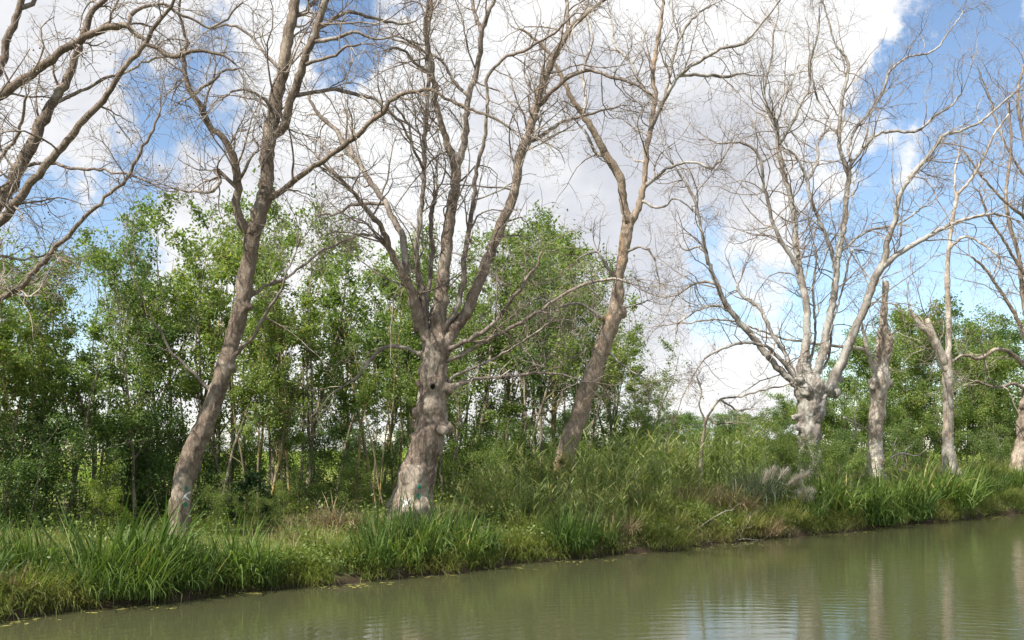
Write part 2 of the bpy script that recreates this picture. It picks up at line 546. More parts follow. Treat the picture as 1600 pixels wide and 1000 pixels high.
def spawn(pts, rad, per, lo=0.15, hi=1.0, ang=(35, 75)):
    """start points and directions of side shoots on polylines (N,P,3); per = mean number on each"""
    N, Pn, _ = pts.shape
    cnt = rng.poisson(per, N)
    ii = np.repeat(np.arange(N), cnt)
    u = rng.uniform(lo, hi, len(ii)) * (Pn - 1)
    k = np.minimum(u.astype(int), Pn - 2)
    f = (u - k)[:, None]
    a = pts[ii, k]
    b = pts[ii, k + 1]
    st = a + (b - a) * f
    r = rad[ii, k] * (1 - f[:, 0]) + rad[ii, k + 1] * f[:, 0]
    T = norm(b - a)
    side = rand_dirs(len(ii))
    side = norm(side - T * np.sum(side * T, -1, keepdims=True))
    an = np.radians(rng.uniform(ang[0], ang[1], len(ii)))[:, None]
    d = np.cos(an) * T + np.sin(an) * side
    return st, d, r, ii


def fbm(co, sc, amp, seed=0.0):
    return np.array([mnoise.fractal((c[0] * sc + seed, c[1] * sc + seed * 1.3, c[2] * sc - seed), 1.0, 2.0, 3) for c in co]) * amp


def ico(c, r, squash=(1, 1, 1)):
    t = (1 + 5 ** 0.5) / 2
    v = norm(np.array([(-1, t, 0), (1, t, 0), (-1, -t, 0), (1, -t, 0), (0, -1, t), (0, 1, t), (0, -1, -t), (0, 1, -t), (t, 0, -1), (t, 0, 1), (-t, 0, -1), (-t, 0, 1)], float))
    f = np.array([(0, 11, 5), (0, 5, 1), (0, 1, 7), (0, 7, 10), (0, 10, 11), (1, 5, 9), (5, 11, 4), (11, 10, 2), (10, 7, 6), (7, 1, 8), (3, 9, 4), (3, 4, 2), (3, 2, 6), (3, 6, 8), (3, 8, 9), (4, 9, 5), (2, 4, 11), (6, 2, 10), (8, 6, 7), (9, 8, 1)])
    return np.asarray(c) + v * r * np.asarray(squash), f


def remesh(me, voxel, smooth_it=4):
    o = bpy.data.objects.new('remesh_work', me)
    COL.objects.link(o)
    m = o.modifiers.new('r', 'REMESH')
    m.mode = 'VOXEL'
    m.voxel_size = voxel
    s = o.modifiers.new('s', 'SMOOTH')
    s.iterations = smooth_it
    s.factor = 0.5
    dg = bpy.context.evaluated_depsgraph_get()
    out = bpy.data.meshes.new_from_object(o.evaluated_get(dg))
    bpy.data.objects.remove(o)
    bpy.data.meshes.remove(me)
    return out


def dead_tree(label, Y0, trunk, limbs, burls=(), mats=('bark_beige', 'limb'), twig=1.0, rough=1.0, seed=0, voxel=0.03, up=0.10, marks=(), hollows=(), l1=(0.7, 2.0), splinters=(), droop=0.25, name='dead_plane_tree', tscale=1.0, root_flare=True):
    """trunk, limbs: photo columns, rows and widths at the tree's own depth; every limb snaps on to what it grows from"""
    global rng
    rng = np.random.default_rng(100 + seed)
    tp = np.array([np.append(PX(x, y, Y0), w / 2 / F * Y0) for x, y, w in trunk])
    s0, t0 = xy_st(tp[0, 0], tp[0, 1])
    base = np.array([tp[0, 0], tp[0, 1], float(gz(s0, t0)) - 0.05])
    if tp[0, 2] > base[2]:
        tp = np.vstack([np.append(base - [0, 0, 0.15], tp[0, 3] * 1.12), tp])
    else:
        tp[0, 2] = base[2] - 0.1
    root = thing(name, label, 'tree', tuple(base), group='dead plane trees along the canal')
    tr = resample(tp, 0.10)
    if root_flare:
        hh = tr[:, 2] - base[2]
        tr[:, 3] *= 1 + 0.22 * np.exp(-np.maximum(hh, 0) / 0.28)
    tr[:, 3] *= 1 + 0.05 * np.sin(np.arange(len(tr)) * 0.9 + seed) * rough
    body = MB()
    V, fl = tubes(tr[None, :, :3] - base, tr[None, :, 3], 14)
    body.add(V, fl)
    known = [tr]          # arrays (n,4) of grown wood
    lims = []
    for k, (pts, dY) in enumerate(limbs):
        x, y, w = pts[0]
        best = None
        for j, kn in enumerate(known):
            sx = 800 + kn[:, 0] / kn[:, 1] * F
            sy = HZ - (kn[:, 2] - CH) / kn[:, 1] * F
            dd = (sx - x) ** 2 + (sy - y) ** 2
            i = int(np.argmin(dd))
            if best is None or dd[i] < best[0]:
                best = (dd[i], j, i)
        _, j, i = best
        q = known[j][i]
        Ya = q[1]
        arr = np.array(pts, float)
        L = np.concatenate([[0], np.cumsum(np.hypot(np.diff(arr[:, 0]), np.diff(arr[:, 1])))])
        u = L / L[-1]
        if dY is None:
            dY = rng.uniform(-1.6, 1.6) * (L[-1] / 350.0)
        Ys = Ya + dY * (u ** 0.9) + 0.10 * np.sin(u * 9 + k) * u
        p3 = np.array([np.append(PX(a[0], a[1], yy), a[2] / 2 / F * yy) for a, yy in zip(arr, Ys)])
        p3[0, :3] = q[:3] * 0.7 + p3[0, :3] * 0.3
        lm = resample(p3, 0.11)
        n = len(lm)
        kink = rng.normal(size=(n, 3)) * 0.012
        kink[:2] = 0
        lm[:, :3] += kink
        lm[:, 3] *= 1 + rng.normal(size=n) * 0.035
        lims.append((lm, j == 0))
        known.append(lm)
        if j == 0:
            m = min(n, max(5, int(7 + 60 * lm[0, 3])))
            stub = lm[:m].copy()
            stub[:, 3] *= np.linspace(1.0, 0.0, m) ** 1.3 * (0.42 if lm[0, 3] < 0.55 * tr[-1, 3] else 0.14) + 0.86 - 0.06 * np.linspace(0, 1, m)
            V, fl = tubes(stub[None, :, :3] - base, stub[None, :, 3], 10)
            body.add(V, fl)
    for bx, by, br, dz in burls:
        c = PX(bx, by, Y0 + dz) - base
        r = br / F * Y0
        for q in range(4):
            off = rand_dirs(1)[0] * r * 0.45 if q else np.zeros(3)
            v, f = ico(c + off, r * (1.0 if q == 0 else rng.uniform(0.5, 0.75)), (1, 1, rng.uniform(0.8, 1.15)))
            body.add(v, [f])
    me = remesh(body.mesh('trunk'), voxel, 3)
    nv = len(me.vertices)
    co = np.empty(nv * 3, dtype=np.float32)
    me.vertices.foreach_get('co', co)
    co = co.reshape(-1, 3).astype(float)
    no = np.empty(nv * 3, dtype=np.float32)
    me.vertices.foreach_get('normal', no)
    no = no.reshape(-1, 3)
    sq = co * np.array([1, 1, 0.55])
    d = fbm(sq, 2.2, 0.04 * rough, seed) + fbm(sq, 6.0, 0.032 * rough, seed + 3.1) + fbm(sq, 17.0, 0.012 * rough, seed + 8.0)
    co += no * d[:, None]
    for hx, hy, hr in hollows:      # rotten holes pushed into the wood
        c = PX(hx, hy, Y0) - base
        dx = np.hypot(co[:, 0] - c[0], co[:, 2] - c[2])
        front = no[:, 1] < 0.2
        r = hr / F * Y0
        co[:, 1] += np.where(front & (co[:, 1] < 0.4), 0.24 * np.exp(-(dx / r) ** 4) - 0.05 * np.exp(-((dx - 1.35 * r) / (0.45 * r)) ** 2), 0)
    me.vertices.foreach_set('co', co.astype(np.float32).ravel())
    me.polygons.foreach_set('use_smooth', np.ones(len(me.polygons), dtype=bool))
    me.update()
    me.name = 'trunk'
    trunk_o = link('trunk', me, root, M[mats[0]])
    for lm, _ in lims:
        V, fl = tubes(lm[None, :, :3] - base, lm[None, :, 3], 8)
        link('limb', mk_mesh('limb', V, fl, True), root, M[mats[0] if lm[0, 3] > 0.42 * tr[-1, 3] and lm[0, 3] > 0.06 else mats[1]])
    # splintered wood where a stem has snapped
    for px, py, ln, w in splinters:
        mb = MB()
        for q in range(7):
            a = PX(px + rng.normal() * w * 0.32, py + 6, Y0 + rng.normal() * w * 0.25 / F * Y0) - base
            hgt = ln * rng.uniform(0.4, 1.0) / F * Y0
            b = a + np.array([rng.normal() * 0.03, rng.normal() * 0.03, hgt])
            pp = np.stack([a - [0, 0, 0.25], (a + b) / 2 + rng.normal(size=3) * 0.01, b])[None]
            rr = np.array([[1.0, 0.65, 0.08]]) * w * 0.22 / F * Y0
            V, fl = tubes(pp, rr, 4)
            mb.add(V, fl)
        link('splintered_wood', mb.mesh('splintered_wood'), trunk_o, M['splinter'])
    # twigs
    tw = MB()
    allp = []
    l1p, l1r = [], []
    for lm, ontrunk in lims:
        Ln = 0.11 * len(lm)
        st, d, r, _ = spawn(lm[None, :, :3], lm[None, :, 3], 2.7 * Ln * twig, 0.22 if ontrunk else 0.08, 1.0, (28, 75))
        # the end of a limb goes on in a few leaders
        ne = 3
        st = np.vstack([st, np.repeat(lm[-1:, :3], ne, 0)])
        td = norm(lm[-1, :3] - lm[-3, :3])
        d = np.vstack([d, td + 0.35 * rng.normal(size=(ne, 3))])
        r = np.concatenate([r, np.full(ne, lm[-1, 3] * 1.2)])
        Lg = rng.uniform(l1[0], l1[1], len(st)) * np.clip(0.55 + r * 9, 0.6, 1.25) * tscale
        Lg[-ne:] *= 1.15
        r0 = np.clip(r * 0.42, 0.006, 0.022)
        tp_ = np.where(rng.random(len(st)) < droop, -0.16, up)
        pts, rad = grow(st, d, Lg, r0, 9, 0.235, tp_, 0.30)
        l1p.append(pts)
        l1r.append(rad)
    p1 = np.concatenate(l1p)
    q1 = np.concatenate(l1r)
    V, fl = tubes(p1 - base, q1, 4, False)
    tw.add(V, fl)
    st, d, r, _ = spawn(p1, q1, 7.0, 0.12, 1.0, (30, 80))
    p2, q2 = grow(st, d, rng.uniform(0.25, 0.85, len(st)) * tscale, np.clip(r * 0.6, 0.004, 0.009), 6, 0.27, rng.choice([0.12, 0.05, -0.15], len(st)), 0.5)
    V, fl = tubes(p2 - base, q2, 3, False)
    tw.add(V, fl)
    st, d, r, _ = spawn(p2, q2, 3.0, 0.2, 1.0, (30, 85))
    p3, q3 = grow(st, d, rng.uniform(0.10, 0.36, len(st)) * tscale, np.clip(r * 0.7, 0.003, 0.005), 4, 0.30, 0.0, 0.6)
    V, fl = tubes(p3 - base, q3, 3, False)
    tw.add(V, fl)
    # dry seed balls still hanging from some twig ends
    for e in rng.choice(len(p3), min(90, len(p3)), replace=False):
        v, f = ico(p3[e, -1] - base - [0, 0, 0.02], 0.017)
        tw.add(v, [f])
    link('twigs', tw.mesh('twigs', True), root, M['twig'], kind='stuff')
    # painted felling marks, laid on the bark
    if marks:
        bv = BVHTree.FromPolygons([tuple(c) for c in co], [tuple(pl.vertices) for pl in me.polygons])
        for shape, mx_, my_, sz_, mat in marks:
            strokes = {'cross': [((-1, -0.8), (1, 0.9)), ((-0.75, 0.95), (0.8, -0.85))], 'dot': [((-0.5, 0), (0.5, 0.1))], 'tick': [((-0.8, 0.5), (0.1, -0.6)), ((0.1, -0.6), (0.9, -0.9)), ((-0.3, -0.1), (0.5, 0.7))]}[shape]
            mb = MB()
            for (ax, ay), (ex, ey) in strokes:
                wv_ = sz_ * (0.7 if shape == 'dot' else 0.17)
                nx, ny = -(ey - ay), (ex - ax)
                ln = math.hypot(nx, ny)
                nx, ny = nx / ln, ny / ln
                grid = []
                for a in np.linspace(0, 1, 9):
                    ww = wv_ * (0.55 + 0.45 * math.sin(math.pi * a)) * rng.uniform(0.8, 1.2)
                    for b in np.linspace(-1, 1, 4):
                        qx = mx_ + (ax + (ex - ax) * a) * sz_ + nx * b * ww
                        qy = my_ + (ay + (ey - ay) * a) * sz_ + ny * b * ww
                        tgt = PX(qx, qy, Y0) - base
                        org = np.array([0, 0, CH]) - base
                        dv = norm(tgt - org)
                        hit = bv.ray_cast(Vector(org), Vector(dv))
                        pt = np.array(hit[0]) if hit[0] is not None else tgt
                        nn_ = np.array(hit[1]) if hit[0] is not None else np.array([0, -1, 0])
                        if np.dot(nn_, dv) > 0:
                            nn_ = -nn_
                        grid.append(pt + nn_ * 0.006 - dv * 0.004)
                ii = np.arange(36).reshape(9, 4)
                mb.add(np.array(grid), [np.stack([ii[:-1, :-1], ii[1:, :-1], ii[1:, 1:], ii[:-1, 1:]], -1).reshape(-1, 4)])
            link('painted_mark', mb.mesh('painted_mark', True), trunk_o, M[mat])
    return root


# ------------------------------------------------------------------ the dead plane trees
# tree whose trunk stands left of the frame
dead_tree('dead plane tree outside the left edge, bare limbs arching into the top left corner', 15.5,
    [(-250, 860, 60), (-235, 760, 54), (-200, 650, 50), (-165, 580, 46), (-140, 530, 40)],
    [([(-150, 545, 30), (-90, 430, 26), (0, 316, 20), (37, 252, 20), (65, 194, 18), (82, 163, 15), (102, 129, 14), (119, 85, 12), (136, 41, 11), (146, 17, 9), (170, -10, 8), (200, -60, 6)], 0.8),
     ([(-140, 535, 22), (-80, 440, 18), (7, 337, 14), (51, 282, 12), (92, 235, 12), (136, 184, 10), (167, 146, 9), (190, 112, 8), (218, 78, 7), (245, 37, 6), (269, 7, 5), (290, -40, 4)], -0.8),
     ([(-150, 550, 26), (-140, 380, 22), (-100, 230, 17), (0, 148, 14), (44, 119, 13), (95, 82, 12), (143, 51, 11), (177, 41, 11), (201, 42, 9), (221, 61, 7), (245, 75, 6), (269, 88, 7), (306, 78, 6), (340, 82, 4), (367, 99, 3)], 0.3),
     ([(-140, 380, 18), (-60, 240, 15), (0, 105, 13), (10, 68, 12), (29, 17, 11), (38, -30, 9), (50, -90, 6)], 1.5),
     ([(29, 17, 8), (48, 6, 7), (62, -12, 6)], 0.2),
     ([(-165, 590, 18), (-110, 540, 14), (0, 468, 9), (34, 446, 8), (65, 412, 8), (92, 382, 7), (136, 337, 6), (190, 286, 5), (211, 252, 5), (235, 211, 4), (252, 170, 3)], -0.6),
     ([(48, 262, 6), (82, 255, 5), (112, 264, 5), (153, 265, 4), (197, 272, 4), (235, 286, 3)], -0.5),
     ([(92, 167, 6), (133, 139, 5), (163, 124, 5), (190, 116, 4), (231, 97, 4), (262, 88, 3)], 0.4),
     ([(201, 42, 7), (206, 22, 7), (222, 12, 6), (255, 5, 5), (275, 18, 5), (300, 30, 4), (335, 42, 4), (378, 4, 3)], 0.5),
     ([(0, 316, 7), (-5, 260, 6), (30, 205, 5), (40, 150, 4)], -1.0),
     ([(-90, 430, 8), (-30, 395, 6), (20, 405, 4), (75, 398, 3)], 0.6)],
    mats=('bark_brown', 'limb'), seed=1, twig=0.75, l1=(0.5, 1.5))

# the leaning trunk with the painted mark
T1 = dead_tree('leaning dead plane tree with slender brown trunk and painted tick near its base', 17.2,
    [(281, 838, 36), (281, 824, 32), (284, 770, 31), (300, 712, 31), (323, 655, 30), (340, 608, 29), (354, 568, 26), (367, 518, 25), (377, 482, 26), (382, 450, 25), (390, 402, 25), (394, 361, 24)],
    [([(393, 368, 26), (406, 327, 24), (415, 300, 24), (418, 252, 22), (423, 206, 22), (430, 170, 20), (442, 112, 19), (452, 51, 17), (461, 0, 16), (470, -60, 14), (482, -140, 10), (500, -220, 6)], 0.5),
     ([(393, 372, 18), (379, 350, 15), (371, 327, 13), (371, 282, 13), (367, 252, 13), (350, 218, 11), (331, 201, 10), (316, 170, 10), (303, 150, 9), (292, 126, 8), (287, 95, 7), (290, 60, 5), (280, 20, 4), (285, -30, 3)], -0.8),
     ([(424, 215, 15), (442, 200, 13), (452, 163, 13), (466, 126, 13), (476, 88, 12), (490, 61, 11), (498, 34, 11), (508, 0, 10), (522, -60, 8), (530, -120, 5)], -0.7),
     ([(418, 312, 11), (456, 286, 9), (496, 255, 8), (540, 226, 8), (592, 180, 7), (612, 156, 7), (636, 145, 6), (663, 141, 6), (680, 143, 5), (697, 155, 5), (731, 170, 5), (772, 184, 4), (799, 204, 3)], -1.2),
     ([(466, 150, 8), (486, 146, 6), (510, 141, 6), (520, 139, 6), (551, 146, 6), (585, 156, 5), (612, 177, 5), (629, 197, 4), (641, 219, 4)], 0.8),
     ([(476, 100, 6), (503, 93, 5), (524, 87, 5), (540, 73, 4), (565, 70, 3)], -0.8),
     ([(490, 66, 7), (520, 61, 6), (534, 56, 5), (554, 51, 5), (585, 61, 4), (609, 58, 3)], -0.3),
     ([(498, 48, 7), (520, 31, 6), (541, 19, 6), (561, 22, 5), (592, 31, 5), (619, 37, 4), (650, 34, 3)], 1.0),
     ([(462, 30, 8), (480, 15, 7), (505, -10, 6), (540, -40, 4)], 0.8),
     ([(335, 616, 6), (321, 603, 5), (299, 579, 4.5), (272, 555, 4), (252, 521, 3.5), (235, 494, 3), (221, 460, 2.5), (205, 430, 2)], -0.6),
     ([(362, 560, 7), (371, 552, 6), (394, 528, 5), (415, 490, 5), (439, 456, 4), (445, 429, 3), (462, 395, 3)], -0.7),
     ([(384, 468, 6), (391, 463, 6), (415, 446, 5), (442, 436, 4), (476, 412, 4), (503, 392, 3), (540, 375, 3)], 0.6),
     ([(371, 298, 8), (350, 275, 6), (337, 263, 7), (342, 286, 6), (330, 301, 5), (299, 299, 4), (272, 296, 3)], -0.5),
     ([(371, 290, 6), (385, 262, 5), (395, 240, 4), (404, 236, 3)], -0.4),
     ([(303, 150, 6), (330, 128, 5), (352, 112, 4), (372, 108, 3)], 0.3),
     ([(430, 175, 7), (405, 150, 5), (380, 140, 4), (350, 150, 3)], -1.0),
     ([(442, 112, 7), (415, 85, 5), (395, 60, 4), (365, 40, 4), (330, 45, 3)], 0.7)],
    burls=[(386, 480, 10, -0.05), (362, 576, 8, -0.05)],
    mats=('bark_brown', 'limb'), seed=2, twig=0.85, rough=0.75,
    marks=[('tick', 291, 776, 8, 'paint_white'), ('dot', 291.5, 763, 5, 'paint_green'), ('dot', 290, 788, 5, 'paint_green')])

# the big pollard
T2 = dead_tree('big burly dead pollard plane tree fanning into many limbs, painted cross on trunk', 19.5,
    [(640, 840, 82), (641, 812, 72), (647, 765, 57), (658, 720, 51), (669, 681, 47), (674, 645, 48), (677, 606, 46), (679, 570, 40), (681, 545, 40), (682, 530, 32)],
    [([(664, 535, 18), (658, 512, 17), (650, 484, 15), (643, 456, 14), (633, 433, 14), (622, 415, 12), (609, 388, 10), (595, 354, 9), (575, 331, 8), (551, 298, 6), (520, 269, 5), (507, 258, 4), (490, 240, 3)], -1.0),
     ([(634, 436, 13), (634, 412, 11), (631, 378, 11), (619, 348, 10), (605, 324, 9), (590, 300, 9), (578, 282, 9), (561, 255, 8), (544, 235, 8), (520, 197, 7), (500, 184, 6), (488, 165, 5), (478, 140, 3)], 0.7),
     ([(668, 525, 13), (663, 494, 11), (658, 450, 9), (651, 412, 8), (650, 385, 8), (656, 344, 8), (661, 303, 7), (663, 265, 7), (663, 218, 7), (667, 163, 6), (670, 119, 6), (668, 68, 6), (663, 34, 5), (670, 0, 5), (672, -50, 4)], -0.6),
     ([(672, 520, 9), (667, 484, 8), (670, 443, 7), (675, 402, 7), (673, 361, 7), (675, 326, 7), (679, 316, 8)], 0.5),
     ([(682, 540, 30), (684, 504, 24), (690, 453, 21), (695, 412, 19), (701, 361, 18), (707, 317, 17), (712, 279, 16), (711, 252, 16), (701, 231, 12), (690, 197, 10), (680, 153, 9), (677, 119, 9), (670, 78, 9), (667, 44, 8), (673, 10, 7), (670, -60, 6), (675, -140, 4)], 0.2),
     ([(712, 258, 14), (724, 231, 11), (728, 187, 10), (731, 153, 9), (741, 126, 9), (750, 85, 8), (752, 51, 8), (762, 20, 7), (772, 0, 6), (790, -60, 5)], -0.5),
     ([(752, 51, 7), (742, 20, 6), (738, -10, 5), (745, -60, 4)], 0.6),
     ([(696, 525, 11), (704, 500, 9), (718, 470, 9), (724, 429, 9), (728, 385, 8), (736, 341, 8), (741, 300, 7), (743, 272, 7), (752, 238, 6), (760, 190, 6), (762, 143, 5), (760, 122, 6), (769, 109, 5), (792, 88, 5), (823, 78, 5), (850, 61, 4), (867, 51, 4), (900, 20, 3)], -1.2),
     ([(688, 560, 24), (694, 545, 22), (711, 511, 20), (731, 484, 18), (745, 450, 17), (758, 416, 17), (769, 388, 16), (782, 354, 16), (799, 314, 15), (806, 286, 14), (813, 238, 14), (826, 211, 13), (837, 170, 13), (847, 136, 12), (860, 102, 11), (874, 75, 10), (888, 48, 9), (908, 27, 7), (942, 2, 5), (980, -30, 4)], 0.4),
     ([(838, 172, 9), (867, 139, 7), (891, 119, 6), (918, 109, 6), (952, 119, 5), (993, 133, 4), (1020, 150, 3)], -0.8),
     ([(818, 228, 7), (854, 207, 6), (881, 190, 5), (925, 177, 4), (966, 167, 3)], 0.8),
     ([(888, 50, 8), (886, 15, 7), (884, -25, 6), (890, -80, 4)], 0.6),
     ([(694, 550, 9), (704, 545, 8), (738, 528, 8), (769, 507, 7), (796, 473, 6), (816, 446, 6), (840, 412, 4), (847, 395, 3)], -1.6),
     ([(690, 568, 9), (701, 563, 7), (738, 545, 6), (782, 521, 6), (826, 497, 6), (867, 470, 5), (908, 446, 5), (956, 436, 4), (983, 443, 3)], -0.8),
     ([(695, 610, 14), (711, 603, 9), (745, 592, 5), (792, 589, 5), (840, 582, 4), (881, 586, 3), (925, 599, 2)], -0.6),
     ([(665, 560, 8), (656, 555, 7), (636, 543, 6), (605, 543, 5), (578, 562, 5), (561, 586, 4), (537, 603, 3)], -0.8),
     ([(700, 595, 6), (707, 589, 5), (745, 572, 4), (789, 551, 4), (830, 524, 3), (860, 504, 3)], -1.2),
     ([(599, 378, 6), (575, 366, 5), (544, 373, 4), (517, 387, 4), (500, 393, 3)], 0.3),
     ([(594, 320, 6), (551, 320, 5), (531, 334, 4), (500, 334, 3)], 0.3),
     ([(728, 150, 6), (705, 122, 5), (690, 95, 4), (640, 70, 4), (610, 60, 3)], 0.8),
     ([(663, 265, 5), (645, 230, 4), (640, 200, 4), (618, 165, 3)], -0.6),
     ([(677, 119, 6), (650, 100, 5), (625, 75, 4), (600, 80, 3)], -0.6)],
    burls=[(699, 669, 11, -0.03), (688, 663, 12, -0.12), (693, 672, 9, -0.25), (648, 664, 8, 0), (652, 645, 9, -0.1), (700, 608, 10, -0.1), (656, 602, 9, -0.05), (672, 640, 14, -0.16), (694, 650, 11, 0.05), (655, 723, 8, -0.25), (676, 606, 9, -0.25), (665, 560, 7, 0), (672, 735, 8, -0.18), (688, 622, 11, -0.1)],
    hollows=[(678, 606, 3.6)],
    mats=('bark_beige', 'limb'), seed=3, twig=0.9, rough=1.5,
    marks=[('cross', 635, 785, 8, 'paint_white'), ('dot', 655, 760, 5, 'paint_green'), ('dot', 654, 775, 6, 'paint_green')])

# the third, leaning right
T3 = dead_tree('leaning dead plane tree with pale forked top rising from the reeds', 22.8,
    [(877, 800, 36), (878, 770, 31), (879, 752, 30), (884, 708, 30), (898, 667, 28), (908, 640, 28), (915, 616, 29), (928, 579, 28), (942, 538, 27), (956, 504, 24), (964, 467, 21), (966, 436, 19), (973, 402, 18), (979, 361, 20), (983, 337, 22)],
    [([(980, 350, 17), (976, 325, 14), (973, 306, 13), (966, 272, 14), (949, 245, 13), (932, 214, 11), (911, 180, 10), (891, 150, 8), (881, 126, 7), (860, 88, 6), (840, 65, 5), (813, 44, 4)], -0.8),
     ([(986, 350, 14), (996, 330, 11), (1003, 300, 10), (1007, 289, 9), (1010, 238, 8), (1017, 197, 8), (1024, 156, 7), (1020, 119, 7), (1027, 68, 6), (1034, 20, 5), (1040, -40, 4)], 0.5),
     ([(1016, 200, 8), (1040, 150, 7), (1062, 118, 6), (1085, 100, 6), (1128, 76, 5), (1159, 68, 5), (1189, 37, 4), (1213, 7, 3), (1230, -20, 2)], -1.0),
     ([(1062, 118, 6), (1094, 117, 5), (1135, 119, 5), (1162, 114, 3)], 0.6),
     ([(1040, 150, 6), (1052, 90, 5), (1065, 55, 5), (1080, 31, 4), (1111, 7, 3)], 0.8),
     ([(1009, 292, 7), (1040, 265, 5), (1080, 252, 4), (1110, 262, 4), (1135, 240, 3)], -0.7),
     ([(1024, 160, 6), (1000, 130, 5), (985, 95, 4), (960, 70, 4), (955, 30, 3)], 0.9),
     ([(966, 438, 6), (949, 419, 5), (940, 402, 5), (932, 392, 4), (908, 402, 3)], -0.6),
     ([(948, 505, 6), (922, 484, 5), (905, 473, 4), (877, 478, 3)], -0.7),
     ([(952, 545, 4), (976, 572, 3), (1010, 592, 2)], -0.4),
     ([(949, 245, 6), (930, 238, 5), (920, 215, 5), (905, 195, 3)], 0.4),
     ([(911, 180, 7), (915, 150, 5), (910, 110, 5), (925, 60, 4), (915, 10, 3)], 0.9),
     ([(1000, 315, 5), (1030, 325, 4), (1055, 310, 3), (1085, 330, 2)], -0.8),
     ([(975, 395, 5), (1000, 385, 4), (1020, 400, 3), (1030, 440, 2)], -0.6),
     ([(970, 480, 5), (990, 478, 3), (1010, 470, 2)], -0.4)],
    burls=[(972, 490, 8, -0.05), (941, 556, 9, -0.05), (958, 500, 8, -0.1), (984, 340, 9, 0)],
    hollows=[(878, 722, 4), (968, 300, 3)],
    mats=('bark_orange', 'limb_pale'), seed=4, twig=0.9)

